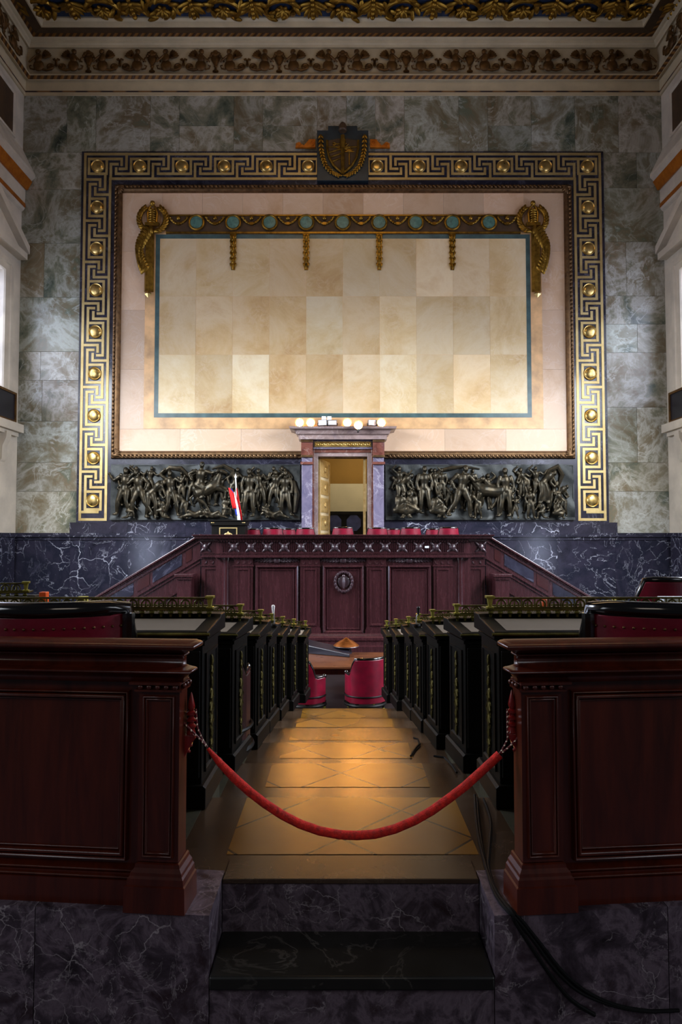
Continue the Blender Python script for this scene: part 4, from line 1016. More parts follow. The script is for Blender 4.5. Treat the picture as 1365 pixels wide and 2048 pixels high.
# stair balustrades at both sides
for sg, side in ((-1, 'left'), (1, 'right')):
    yl = DY+.32
    t = thing('stair_balustrade', 'sloping mahogany stair balustrade with inset panels on the %s of the rostrum' % side, 'balustrade', (AX+sg*3.3, yl, ZF))
    q = lambda u: AX+sg*(686-u)/1300*yl            # u given on the left side
    zz = lambda v: PZ(v, yl)
    top = [(q(392), zz(1073)), (q(186), zz(1197)), (q(150), zz(1219))]
    sl = (zz(1197)-zz(1073))/(q(186)-q(392))
    def slz(x, z0): return z0+sl*(x-q(392))
    xe = q(150)
    def band(b, o0, o1, ya, yb_, m=0, xa=None, xb=None):
        xa = q(401) if xa is None else xa; xb = xe if xb is None else xb
        zt0 = zz(1073)
        b.prism([(xa, slz(xa, zt0)-o0), (xb, slz(xb, zt0)-o0), (xb, slz(xb, zt0)-o1), (xa, slz(xa, zt0)-o1)], ya, yb_, 'y', m)
    b = MB(); band(b, .05, 3.2, yl, yl+.12)
    b.v = [(x, y, max(z, ZF)) for x, y, z in b.v]; b.build('stringer', m_rost, t, world=True, smooth=False)
    b = MB(); band(b, 0, .06, yl-.07, yl+.2); band(b, .06, .10, yl-.03, yl+.1); b.build('handrail', m_rost, t, world=True, smooth=False, bevel=.012)
    b = MB(); band(b, .50, .55, yl-.035, yl+.02); band(b, .14, .17, yl-.025, yl+.02); band(b, .60, .63, yl-.02, yl+.02); band(b, .95, 1.0, yl-.035, yl+.02, 0, q(380), xe); b.build('string_moulding', m_rost, t, world=True, smooth=False)
    for (u0, u1, mm) in ((384, 372, m_rostp), (364, 306, m_frame), (300, 277, m_rostp), (268, 222, m_frame), (216, 196, m_rostp)):
        b = MB(); band(b, .20, .45, yl-.012, yl+.02, 0, q(u0), q(u1)); b.build('inset_panel', mm, t, world=True, smooth=False)
    b = MB(); X0 = q(378); w_ = .15
    b.box(X0-w_, X0+w_, yl-.42, yl-.12, ZF, zz(1152)); b.box(X0-w_-.05, X0+w_+.05, yl-.47, yl-.07, zz(1152), zz(1146)); b.box(X0-w_-.025, X0+w_+.025, yl-.445, yl-.095, zz(1157), zz(1152)); b.build('newel_post', m_rost, t, world=True, smooth=False, bevel=.01)

# ================================================================== armchair builder (barrel back)
def armchair(label, w, h, arm, loc, rz_=0, group=None, depth=None, top=None, leather=None, legh=.16, stile=False, name='armchair', nails=False, roll=.022, sq=1.08):
    # back towards -y: the sitter faces +y
    depth = depth or w
    t = thing(name, label, 'chair', loc, rz_, group); lm = leather or m_leather
    n = 25; aa = [R(-118)+R(236)*i/(n-1) for i in range(n)]
    def pl(a, r=1): return (w/2*r*sin(a)*1.0, -depth/2*r*cos(a))
    def zt(a):
        d = abs(math.degrees(a)); k = min(max((d-50)/22, 0), 1); k = k*k*(3-2*k); return h*(1-k)+arm*k
    z0 = legh+.04; b = MB(); vs = []
    for a in aa:
        for (r, z) in ((1, z0), (1, zt(a)), (.86, zt(a)), (.86, z0)):
            x, y = pl(a, r); x = max(-w/2*r, min(w/2*r, x*sq)); vs.append((x, y, z))
    fs = []
    for i in range(n-1):
        for j in range(4): fs.append((i*4+j, i*4+(j+1) % 4, i*4+4+(j+1) % 4, i*4+4+j))
    fs += [(0, 1, 2, 3), tuple(range(n*4-4, n*4))]
    b.add(vs, fs); b.build('backrest', lm, t, bevel=.008)
    b = MB(); pts = []
    for a in aa:
        x, y = pl(a, .93); x = max(-w/2*.93, min(w/2*.93, x*sq)); pts.append((x, y, zt(a)+roll*.5))
    b.tube(pts, roll, 10); b.ell(pts[0], roll*1.5); b.ell(pts[-1], roll*1.5); b.build('top_rail', m_blackr, t)
    b = MB()
    b.prism([(x*.84, y*.84) for x, y in [pl(a) for a in aa]], z0+.02, z0+.20, 'z'); b.build('seat', lm, t, bevel=.03)
    b = MB(); vs = [(pl(a, 1.02)[0]*1.04, pl(a, 1.02)[1], z0-.03) for a in aa]; b.tube(vs, .022, 6); b.tube([(pl(a, 1.01)[0]*1.06, pl(a, 1.01)[1], z0+.10) for a in aa], .012, 6); b.build('seat_rail', m_black, t)
    for (x, y) in ((-.36*w, -.34*depth), (.36*w, -.34*depth), (-.36*w, .3*depth), (.36*w, .3*depth)):
        b = MB(); b.tube([(x, y, z0), (x, y, .06)], [.03, .022], 8); l = b.build('leg', m_blackr, t)
        b = MB(); b.ell((x, y, .03), (.016, .03, .03), n=10); b.build('caster', m_brassb, l)
    if stile:
        for s2 in (-1, 1):
            b = MB(); x = s2*w/2*.985; y = -depth/2*cos(R(52)); b.tube([(x, y-.02, z0), (x, y-.02, h)], .026, 8); b.build('stile', m_blackr, t)
    if nails:
        for i in range(21):
            a = R(-50)+R(100)*i/20; x, y = pl(a, 1.005); x = max(-w/2, min(w/2, x*sq)); b = MB(); b.ell((x, y, zt(a)-roll-.012), .0055, n=8, k=5); b.build('nail', m_nail, t)
    return t
# chairs behind the rostrum
ws = 15.1
lab = ['leftmost red chair behind the rostrum, next to the lectern', 'second red chair behind the rostrum, right of the lectern', 'narrow red chair set back between the second and third chairs from the lectern', 'red chair left of the doorway behind the rostrum', 'red chair in front of the open doorway', 'red chair right of the doorway behind the rostrum', 'narrow red chair further back, right of the doorway', 'red chair below the right relief, third from the right end', 'narrow red chair further back near the right end', 'rightmost red chair behind the rostrum']
spec = [(507, 34, 1058, 15.3), (548, 45, 1056.5, 14.95), (578, 20, 1058, 15.6), (612, 42, 1056.5, 14.95), (686, 47, 1055, 14.95), (754, 46, 1056, 14.95), (785, 19, 1058, 15.6), (820, 46, 1055.5, 14.95), (865, 18, 1058, 15.6), (895, 46, 1055, 14.95)]
proto = None
for (u, wp, v, D), l in zip(spec, lab):
    X = PX(u, v, D); H = PZ(v, D)-ZD
    if proto is None: proto = armchair(l, .50, 1.07, .70, (X, D, ZD), 0, 'red chairs behind the rostrum', nails=False, legh=.2); c = proto
    else: c = dup(proto, (X, D, ZD), R((u-686)*.02), l)
    ww = wp/1300*D; c.scale = (max(ww, .42)/.50, 1, (H-.02)/1.07)
# lectern
lz = PZ(1040, 14.4)
lc = thing('lectern', 'dark lectern with gilt frame and eagle ornament at the left end of the rostrum', 'lectern', (PX(457, 1050, 14.45), 14.45, ZD))
Lw = 74/1300*14.2/2; H = lz-ZD
b = MB(); b.box(-Lw+.03, Lw-.03, 0, .4, 0, H-.12); b.build('body', m_black, lc, smooth=False, bevel=.008)
b = MB(); b.box(-Lw, Lw, -.03, .42, H-.12, H-.02); b.box(-Lw-.03, Lw+.03, -.05, .44, H-.025, H); b.build('top', m_black, lc, smooth=False, bevel=.008)
b = MB(); b.frame(-.20, .20, .15, H-.165, [(0, 0), (0, .012), (.022, .012), (.022, 0)], 0, fill=False); b.build('gilt_frame', m_gold2, lc, smooth=False)
b = MB(); zc_ = H-.30
b.ell((0, -.012, zc_), (.022, .014, .05))
for q in (-1, 1): b.ell((q*.05, -.01, zc_-.01), (.05, .012, .022), rot=(0, q*.5, 0)); b.ell((q*.045, -.01, zc_-.03), (.05, .012, .018), rot=(0, q*.8, 0))
b.build('eagle_ornament', m_gold2, lc)
b = MB()
for q in (-1, 1):
    for i in range(3): b.ell((q*(Lw-.06)+(i-1)*.025, -.03, H-.06), .012, n=8)
b.build('gilt_stud', m_gold2, lc)
# flag on a pole behind the lectern
fx = PX(474, 1000, 15.0); fg = thing('flag', 'furled flag of red, white and blue on a white pole behind the lectern', 'flag', (fx, 15.0, ZD))
zt_ = PZ(957, 15.0)-ZD
b = MB(); b.tube([(.10, 0, .05), (-.03, 0, zt_)], .014, 8); b.lathe([(.16, 0), (.16, .03), (.05, .06), (.02, .12)], (.10, 0, 0), 16); b.build('pole', m_white, fg)
b = MB(); b.lathe([(.012, 0), (.03, .03), (.012, .07), (.002, .12)], (-.03, 0, zt_), 10); b.build('finial', m_white, fg)
def fold(x0, x1, z0, z1, y, mat, nm, wv):
    b = MB(); nx, nz = 8, 12; vs = []
    for j in range(nz+1):
        t = j/nz
        for i in range(nx+1):
            s2 = i/nx; xa = x0+(x1-x0)*s2*(.15+.85*sin(min(t*1.25, 1)*pi/2))
            vs.append((xa-.03+.11*t, y+.03*sin(s2*9+wv)*t, z1+(z0-z1)*t))
    b.add(vs, [(j*(nx+1)+i, j*(nx+1)+i+1, (j+1)*(nx+1)+i+1, (j+1)*(nx+1)+i) for j in range(nz) for i in range(nx)])
    o = b.build(nm, mat, fg); m = o.modifiers.new('thick', 'SOLIDIFY'); m.thickness = .012; return o
z1_ = zt_-.22
fold(-.16, .0, zt_-.70, z1_, -.04, m_flagr, 'red_field', 0); fold(-.10, .02, zt_-.86, z1_-.02, .0, m_flagb, 'blue_stripe', 1)
fold(-.02, .035, zt_-1.05, z1_-.1, -.05, m_flagw, 'white_stripe', 2); fold(.02, .055, zt_-.98, z1_, -.02, m_flagr, 'red_edge', 3)
# ================================================================== stepped aisle and seat platforms
LV = [.916-.1275*k for k in range(7)]
E = [2.50, 3.27, 4.13, 4.95, 5.76, 6.53, 7.40]
for n in range(6):
    z = LV[n]; y0, y1 = E[n]+(.05 if n == 0 else 0), E[n+1]; b = MB()
    lo = z-.30
    b.box(-.66, .75, y0, y1, lo, z-.004, 1)
    b.box(-.66, .75, y0, y1, z-.004, z-.002, 1)
    fl, fr_ = (-.465, .56) if n == 0 else (-.43, .505)
    nb = .14 if n == 0 else .47
    b.box(fl, fr_, y0+nb, y1-.004, z-.003, z, 0)
    struct(b.build('floor.%03d' % (n+2), [m_floor, m_fborder], smooth=False))
b = MB(); sy = [2.50]+[3.58+.833*k for k in range(7)]
for n in range(7):
    for (x0, x1) in ((-5.5, -.66), (.75, 5.6)): b.box(x0, x1, sy[n]-.02, sy[n+1] if n < 6 else 8.75, ZF, LV[n])
struct(b.build('floor.008', m_olive, smooth=False))
b = MB(); b.box(XL, XR, 7.3, DW-.2, ZF-.2, ZF); struct(b.build('floor', m_hallf, smooth=False))
b = MB()                                            # raised side galleries where the outer seats continue
for q in (-1, 1): b.box(q*1.9, q*5.5, 3.60, 6.2, .5, .93)
struct(b.build('floor.009', m_olive, smooth=False))
# marble plinth, steps and lower floor
yw = R(5)
b = MB(); rs = random.Random(5); ra = lambda: (rs.random(), rs.random(), rs.random())
def yawpt(sg, x, y): X0 = -.447 if sg < 0 else .52; return (X0+sg*x*cos(yw), y+x*sin(yw))
for sg in (-1, 1):
    xs_ = [0, .62, 1.5, 2.6]
    for (a, c) in zip(xs_[:-1], xs_[1:]):
        g = .0015; vs = []
        for z in (.3, .916):
            vs += [(*yawpt(sg, a+g, 2.26), z), (*yawpt(sg, c-g, 2.26), z), (*yawpt(sg, c-g, 2.56), z), (*yawpt(sg, a+g, 2.56), z)]
        b.add(vs, [(0,1,2,3), (4,5,6,7), (0,1,5,4), (1,2,6,5), (2,3,7,6), (3,0,4,7)], 0, ra())
b.box(-.446, .519, 2.50, 2.56, .70, .912, 0, ra())  # upper riser
b.box(-.446, .519, 2.265, 2.56, .2, .676, 0, ra())     # lower riser
struct(b.build('trim_20', m_step, smooth=False))
b = MB(); b.box(-.446, .519, 2.245, 2.51, .676, .722); struct(b.build('trim_21', m_tread, bevel=.008))
b = MB(); b.box(-3.2, 3.2, -2.5, 2.3, .28, .30); struct(b.build('floor.010', m_step, smooth=False))
b = MB(); b.box(-.446, .519, 2.492, 2.64, .900, .919); struct(b.build('trim_22', m_fborder, smooth=False, bevel=.004))

# ================================================================== barriers
YB = 2.31
Hh = lambda v: PZ(v, YB)-.916
def mould3(b, x0, x1, prof, y, back, m=0):
    vs = []
    for d, z in prof: vs += [(x0-d, back, z), (x0-d, y-d, z), (x1, y-d, z), (x1, back, z)]
    fs = []
    for i in range(len(prof)-1):
        for j in range(4): fs.append((i*4+j, i*4+(j+1) % 4, i*4+4+(j+1) % 4, i*4+4+j))
    n = len(prof)*4; fs += [(0, 1, 2, 3), (n-4, n-3, n-2, n-1)]
    b.add(vs, fs, m)
def bead(d0, d1, o, h, n=6):
    return [(d0+(d1-d0)*(1-cos(pi*i/n))/2, o+h*sin(pi*i/n)) for i in range(n+1)]
def beadv(z0, z1, o, h, n=6):
    return [(o+h*sin(pi*i/n), z0+(z1-z0)*(1-cos(pi*i/n))/2) for i in range(n+1)]
def barrier(sg, label):
    ox = -.564 if sg < 0 else .630
    t = thing('barrier', label, 'barrier', (ox, YB, .916), sg*yw)
    mir = Matrix.Scale(sg, 4, (1, 0, 0)); L = 2.3; px = 560; bk = .07
    def put(b, name, mat=m_maho, **k): b.xf(mir); return b.build(name, mat, t, smooth=k.pop('smooth', False), **k)
    b = MB(); b.box(.004, L, .02, bk, 0, Hh(1358)); put(b, 'body')
    b = MB(); mould3(b, 0, L, [(.0, Hh(1366)), (.012, Hh(1364)), (.014, Hh(1356)), (.02, Hh(1350)), (.026, Hh(1347))]+beadv(Hh(1345), Hh(1336), .030, .018)+[(.016, Hh(1334)), (.006, Hh(1332)), (.006, Hh(1313))]+beadv(Hh(1312), Hh(1306), .008, .010)+[(.022, Hh(1304)), (.034, Hh(1300)), (.044, Hh(1297))]+beadv(Hh(1296), Hh(1282), .048, .020)+[(.046, Hh(1281))], 0, bk-.03)
    put(b, 'cap_moulding', smooth=True, ang=75)
    # pilaster
    b = MB(); w0, w1 = .0, .145
    b.box(w0, w1, -.012, bk, Hh(1722), Hh(1360)); b.frame(w0+.016, w1-.016, Hh(1712), Hh(1390), [(0, 0)]+bead(.0, .008, .004, .010)+bead(.009, .017, .0, .010)+[(.022, -.008), (.030, -.010)], -.012); put(b, 'pilaster', smooth=True, ang=75)
    b = MB(); mould3(b, w0, w1+.0, [(0, Hh(1724)), (.006, Hh(1726)), (.008, Hh(1733)), (.018, Hh(1740)), (.020, Hh(1746)), (.026, Hh(1750)), (.028, Hh(1762)), (.034, Hh(1764)), (.036, 0)][::-1], -.012, bk+.02)
    for i in range(len(b.v)):
        x, y, z = b.v[i]
        if abs(x-w1) < 1e-6: b.v[i] = (w1+max(0, -y-.012), y, z)
    put(b, 'pilaster_base')
    b = MB(); b.box(w0-.012, w1+.012, -.03, bk, Hh(1381), Hh(1377)); b.box(w0-.008, w1+.03, -.034, bk, Hh(1367), Hh(1362))
    for i in range(5): b.ell((w0+.012+i*.031, -.026, Hh(1372)), (.0095, .0095, .0095), n=12, k=8)
    for i in range(3): b.ell((w0-.008, .01+i*.03, Hh(1372)), (.0095, .0095, .0095), n=10, k=7)
    put(b, 'bead_capital', smooth=True)
    # big panel
    b = MB(); xa = (362-256)/px; xb = xa+1.15
    b.frame(xa, xb, Hh(1728), Hh(1384), [(0, 0)]+bead(.0, .012, .004, .020)+[(.013, .012)]+bead(.014, .030, .008, .016)+bead(.031, .040, -.002, .010)+[(.042, -.004), (.086, -.022)]+bead(.087, .098, -.016, .014)+[(.099, -.020)], .02); put(b, 'panel', smooth=True, ang=75)
    b = MB(); b.frame(xb+.3, xb+1.2, Hh(1728), Hh(1384), [(0, 0), (.002, .014), (.016, .012), (.036, .006), (.088, -.010), (.090, .001), (.100, -.004)], .02); put(b, 'panel')
    b = MB(); b.box(xb+.04, xb+.19, -.012, .05, 0, Hh(1362)); put(b, 'pilaster', smooth=True, ang=75)
    b = MB(); mould3(b, w1+.02, L, ([(.022, 0), (.022, Hh(1764))]+beadv(Hh(1763), Hh(1755), .012, .010)+[(.012, Hh(1752))]+beadv(Hh(1751), Hh(1743), .004, .010)+[(0, Hh(1737))]), .015, bk+.01); put(b, 'base_moulding', smooth=True, ang=75)
    return t
barrier(-1, 'panelled mahogany barrier on the left of the aisle entrance')
barrier(1, 'panelled mahogany barrier on the right of the aisle entrance')

# ================================================================== rope with its holders
m_cord = plain('maroon_cord', (84, 14, 14), .6); m_cordw = plain('cream_cord', (226, 206, 180), .6)
def holder(sg, u, vt, vb, lab, D=2.37):
    top = P(u, vt, D); bot = P(u, vb, D); t = thing('rope_holder', lab, 'rope holder', (bot.x, D, bot.z)); H = top.z-bot.z
    b = MB(); b.lathe([(.012, 0), (.017, .03*H), (.013, .12*H), (.012, .16*H), (.017, .19*H), (.017, .23*H), (.010, .27*H), (.010, .30*H), (.017, .33*H), (.017, .37*H), (.010, .41*H), (.010, .45*H), (.017, .48*H), (.017, .53*H), (.009, .57*H), (.0115, .62*H), (.0135, .66*H), (.012, .72*H), (.008, .84*H), (.003, .96*H), (.0005, H)], (0, 0, 0), 20)
    b.build('finial', m_redwood, t)
    b = MB(); q = -sg                       # sg -1: the board is left of the finial
    x = lambda du: sg*du/565
    b.prism([(x(17), .004), (x(-8), .002), (x(-9), -.012), (x(-3), -.026), (x(-2), -.034), (x(3), -.044), (x(4), -.054), (x(9), -.066), (x(12), -.080), (x(17), -.084)], -.014, .014, 'y'); b.build('bracket_board', m_redwood, t, smooth=False, bevel=.003)
    b = MB(); b.ell((x(0), 0, -.036), .006); b.ell((x(4), 0, -.058), .006); b.build('bracket_scallop', m_redwood, t)
    return t
holder(-1, 382.5, 1384, 1470, 'red turned finial bracket on the left pilaster holding the rope')
holder(1, 1025, 1379, 1467, 'red turned finial bracket on the right pilaster holding the rope')
rp = thing('barrier_rope', 'red velvet rope sagging across the aisle between the two barriers', 'rope', P(712, 1672, 2.37))
px_ = [(416, 1497), (440, 1526), (470, 1557), (500, 1584), (530, 1607), (565, 1630), (600, 1648), (640, 1662), (680, 1669.5), (715, 1671), (750, 1668.5), (790, 1658), (830, 1641), (865, 1621), (900, 1596), (930, 1573), (960, 1546), (985, 1523), (1000, 1509)]
b = MB(); pts = [P(u, v, 2.37) for u, v in px_]
b.tube(pts, [.006, .013]+[.0158]*(len(pts)-3)+[.0158], 14); b.build('velvet_sleeve', m_rope, rp, world=True)
def cord(path):
    b = MB(); w_ = MB(); pts = [P(u, v, D) for u, v, D in path]
    b.tube(pts, .0035, 6)
    L = sum((pts[i+1]-pts[i]).length for i in range(len(pts)-1)); n = int(L/.016); acc = 0
    for k in range(n):
        s_ = (k+.5)*L/n; i = 0
        while i < len(pts)-2 and s_ > (pts[i+1]-pts[i]).length: s_ -= (pts[i+1]-pts[i]).length; i += 1
        d = (pts[i+1]-pts[i]).normalized(); c = pts[i]+d*s_; w_.ell(c+Vector((0, -.001, 0)), (.0042, .0042, .0042), n=6, k=5)
    o = b.build('cord', m_cord, rp, world=True); w2 = w_; w2.build('cord_strand', m_cordw, None).parent = None
    return o
def cord2(path):
    b = MB(); pts = [P(u, v, D) for u, v, D in path]; b.tube(pts, .0034, 6)
    for i in range(len(pts)-1):
        L = (pts[i+1]-pts[i]).length; n = max(1, round(L/.019))
        for k in range(n):
            if True: d_ = pts[i+1]-pts[i]; b.ell(pts[i].lerp(pts[i+1], (k+.5)/n)+Vector((0, -.0012, 0)), (.0026, .0034, .0048), n=8, k=5, m=1, rot=(0, atan2(d_.x, d_.z)+.35, 0))
    b.build('cord', [m_cord, m_cordw], rp, world=True)
cord2([(369, 1446, 2.35), (378, 1456, 2.345), (388, 1466, 2.345), (402, 1480, 2.36), (414, 1494, 2.37)])
cord2([(392, 1418, 2.36), (395, 1455, 2.36), (404, 1476, 2.37), (415, 1494, 2.37)])
cord2([(1015, 1418, 2.36), (1016, 1478, 2.36), (1008, 1494, 2.37), (1000, 1507, 2.37)])
cord2([(1040, 1466, 2.345), (1034, 1478, 2.345), (1020, 1493, 2.35), (1003, 1507, 2.37)])

# ================================================================== desks
def desk(label, sg, loc, rz_, W=1.3, group=None):
    t = thing('desk', label, 'desk', loc, rz_, group); mir = Matrix.Scale(sg, 4, (1, 0, 0))
    def put(b, name, mat=m_black, parent=None, **k): b.xf(mir); return b.build(name, mat, parent or t, smooth=k.pop('smooth', False), **k)
    D = .36
    for (a, c) in ((0, .34), (W-.34, W)):
        b = MB(); b.box(a, c, .0, D, .10, .80); b.box(a+.01, c-.01, -.012, .0, .14, .74)
        put(b, 'pedestal', bevel=.004)
        b = MB(); b.prism([(a-.025, 0), (c+.025, 0), (c+.025, .098), (c+.012, .110), (a-.012, .110), (a-.025, .098)], -.025, D+.025, 'y'); put(b, 'plinth', bevel=.004)
    b = MB(); b.box(.34, W-.34, D-.05, D-.02, .06, .80); put(b, 'back_panel')
    b = MB(); b.box(.34, W-.34, .02, D-.02, .72, .80); put(b, 'drawer_front')
    b = MB(); b.box(-.012, W+.012, -.012, D+.01, .765, .785); put(b, 'string_moulding')
    # sloping top
    b = MB(); b.prism([(-.05, .80), (D+.02, .80), (D+.02, .885), (.27, .885), (.25, .872), (-.05, .838)], -.035, W+.035, 'x'); put(b, 'top', bevel=.006)
    b = MB(); b.tube([(-.045, -.055, .826), (W+.045, -.055, .826)], .008, 8); put(b, 'edge_bead', m_brass, smooth=True)
    b = MB(); s_ = (.872-.838)/.30
    def z(y): return .838+s_*(y+.05)+.002
    b.add([(.03, -.03, z(-.03)), (W-.03, -.03, z(-.03)), (W-.03, .20, z(.20)), (.03, .20, z(.20))], [(0, 1, 2, 3)]); b.add([(.03, -.03, z(-.03)-.004), (W-.03, -.03, z(-.03)-.004), (W-.03, .20, z(.20)-.004), (.03, .20, z(.20)-.004)], [(0, 1, 2, 3)]); put(b, 'blotter', m_blot)
    # pigeon-hole arcade and gallery
    b = MB(); b.box(.0, W, .24, D, .905, .915); n = int(W/.05)
    for i in range(n): x = W*(i+.5)/n; b.box(x-.006, x+.006, .245, .26, .872, .907); b.ell((x, .248, .893), (.014, .006, .012), n=8, k=5)
    put(b, 'pigeonhole_arcade', m_brass, smooth=True)
    b = MB(); zb_, zt_ = .915, .972
    b.box(.03, W-.03, D-.10, D-.085, zt_-.010, zt_); b.box(.03, W-.03, D-.10, D-.085, zb_, zb_+.008)
    n = int(W/.075)
    for i in range(n):
        x = .05+(W-.1)*(i+.5)/n; r = .022
        b.tube([(x-r, D-.092, zb_), (x-r, D-.092, zb_+.022)]+[(x-r*cos(a), D-.092, zb_+.022+.020*sin(a)) for a in [pi*k/6 for k in range(1, 6)]]+[(x+r, D-.092, zb_+.022), (x+r, D-.092, zb_)], .005, 6)
        b.tube([(x, D-.092, zb_), (x, D-.092, zb_+.036)], [.009, .003], 6); b.tube([(x+.0375, D-.092, zb_), (x+.0375, D-.092, zt_)], .004, 5)
    put(b, 'gallery', m_brass, smooth=True)
    for x in (.025, W-.025):
        b = MB(); b.box(x-.018, x+.018, D-.110, D-.075, zb_, zb_+.010); b.prism([(x-.008, zb_+.010), (x+.008, zb_+.010), (x+.014, zt_-.005), (x-.014, zt_-.005)], D-.105, D-.080, 'y'); b.box(x-.022, x+.022, D-.115, D-.07, zt_-.005, zt_+.008); put(b, 'gallery_post', m_brassb, bevel=.002)
    # panelled end facing the aisle with its gilt ornament
    for xx, q in ((0, -1),):
        b = MB(); b.frame(.05, D-.05, .15, .72, [(0, 0), (0, .010), (.012, .010), (.02, 0)], 0, fill=False); b.v = [(xx+v[1], v[0], v[2]) for v in b.v]; put(b, 'end_panel')
        b = MB(); yc_ = D*.5
        for (zz_, wd, hh_) in ((.66, .012, .035), (.61, .018, .035), (.55, .014, .04), (.48, .024, .05), (.42, .034, .05), (.36, .030, .05), (.30, .018, .045), (.25, .022, .03), (.20, .012, .035)):
            b.ell((xx-.004, yc_, zz_), (.010, wd, hh_), n=8, k=6)
            for s2 in (-1, 1): b.tube([(xx-.008, yc_, zz_-hh_*.6), (xx-.010, yc_+s2*wd*1.2, zz_), (xx-.008, yc_+s2*wd*.4, zz_+hh_*.7)], .004, 5)
        put(b, 'gilt_ornament', m_ormolu, smooth=True)
    return t
RX = [.758, .755, .715, .705, .70, .64, .59]
LX = [.665, .658, .628, .627, .605, .55, .46]
DD = [3.145+.833*k for k in range(7)]
ordn = ['first', 'second', 'third', 'fourth', 'fifth', 'sixth', 'seventh']
for sg, side in ((-1, 'left'), (1, 'right')):
    pr = None
    for n in range(7):
        xin = RX[n] if sg > 0 else -LX[n]
        lab = 'dark desk with brass gallery, %s from the barrier on the %s of the aisle' % (ordn[n], side)
        if n == 0: lab = 'dark desk with brass gallery just behind the %s barrier and its red chair' % side; 
        if n == 6: lab = 'farthest dark desk on the %s side of the aisle, nearest the table' % side
        if n in (0,): desk(lab, sg, (xin, DD[n], LV[n]), sg*R(1), 1.35, 'desks lining the aisle')
        elif pr is None: pr = desk(lab, sg, (xin, DD[n], LV[n]), sg*R(6), 1.1, 'desks lining the aisle')
        else: dup(pr, (xin, DD[n], LV[n]), sg*R(6), lab)
# outer desks seen over the chair backs
d0 = desk('tilted desk top with brass pegs beyond the left chair rail', -1, (-1.52, 4.30, .93), R(-24), 1.2)
d0.location = (-2.0, 4.06, .93); d0.rotation_euler = (0, 0, R(13))

# chairs behind the barriers
armchair('large red leather chair with black rolled rail behind the left barrier', .66, .98, .66, (-1.195, 2.86, .916), R(3), 'red chairs at the desks', depth=.72, roll=.036, sq=1.28, nails=True, stile=True)
armchair('large red leather chair with black rolled rail behind the right barrier', .66, .98, .66, (1.335, 2.86, .916), R(-3), 'red chairs at the desks', depth=.72, roll=.036, sq=1.28, nails=True, stile=True)
armchair('dark chair tucked behind the third left desk, only its arm end showing', .60, .80, .64, (-.915, 4.36, LV[2]), 0, 'red chairs at the desks', depth=.6, leather=m_dleather)
armchair('red leather chair at the outer seats on the far right, partly over the chair rail', .56, .98, .66, (2.15, 4.55, .93), R(20), 'outer red chairs on the right', depth=.6)
armchair('red leather chair cut by the right edge of the photo behind white papers', .60, 1.02, .66, (2.62, 4.75, .93), R(20), 'outer red chairs on the right', depth=.6)
# ================================================================== table, chairs and lamp on the hall floor
tb = thing('table', 'brown wooden table beyond the end of the aisle', 'table', (AX-.1, 10.5, ZF))
zt_ = PZ(1333, 10.05)
tx0, tx1 = PX(598, 1330, 10.05), PX(790, 1330, 10.05)
b = MB(); b.box(tx0, tx1, 10.05, 11.3, zt_-.05, zt_); b.build('tabletop', m_table, tb, world=True, bevel=.015)
b = MB(); b.box(tx0+.05, tx1-.05, 10.12, 11.2, zt_-.14, zt_-.05); b.build('apron', m_maho, tb, world=True)
for x in (tx0+.1, tx1-.1):
    for y in (10.2, 11.1):
        b = MB(); b.lathe([(.035, ZF), (.05, ZF+.05), (.03, ZF+.12), (.045, zt_-.3), (.03, zt_-.26), (.05, zt_-.14)], (x, y, 0), 12); b.build('leg', m_maho, tb, world=True)
armchair('barrel-backed crimson leather chair at the end of the aisle', .58, .77, .53, (PX(731, 1360, 9.80), 9.76, ZF), R(20), 'chairs at the table', depth=.56, legh=.10)
armchair('red chair half hidden by the last left desk at the table', .56, .74, .50, (PX(614, 1360, 9.76), 9.74, ZF), R(-42), 'chairs at the table', depth=.56, legh=.10)
# sloping writing board and brass lamp on the table
wb = MB(); a = P(619, 1297, 11.1); c = P(700, 1311, 10.75)
wb.add([(a.x-.25, 11.25, zt_+.002), (c.x, 10.8, zt_+.002), (c.x, 11.15, zt_+.002), (a.x-.25, 11.6, zt_+.002), (a.x-.25, 11.25, zt_+.17), (c.x, 10.8, zt_+.05), (c.x, 11.15, zt_+.09), (a.x-.25, 11.6, zt_+.22)], [(0,1,2,3),(4,5,6,7),(0,1,5,4),(1,2,6,5),(2,3,7,6),(3,0,4,7)])
tag(wb.build('writing_board', m_darkp, smooth=False, bevel=.01), 'dark sloping board on the table left of the copper lamp', 'writing board')
# second table further back carries the lamp
lx = PX(693, 1290, 11.2); lb = PZ(1308, 11.2)
lm = thing('desk_lamp', 'copper mushroom lamp with a wide conical shade on the table', 'lamp', (lx, 11.2, zt_))
ls = PZ(1291, 11.2)-zt_; lt = PZ(1275, 11.2)-zt_
b = MB(); b.lathe([(.10, 0), (.10, .03), (.09, .035), (.085, ls+.02)], (0, 0, 0), 18); b.build('stem', m_darkp, lm)
b = MB(); b.lathe([(.215, ls-.005), (.222, ls+.004), (.19, ls+.028), (.12, ls+.075), (.06, lt-.03), (.04, lt-.015), (.015, lt)], (0, 0, 0), 28); b.build('shade', m_copperl, lm)
b = MB(); b.tube([(.21*cos(t), .21*sin(t), ls-.004) for t in [i*2*pi/28 for i in range(28)]], .008, 6, closed=True); b.build('shade_rim', m_metal, lm)
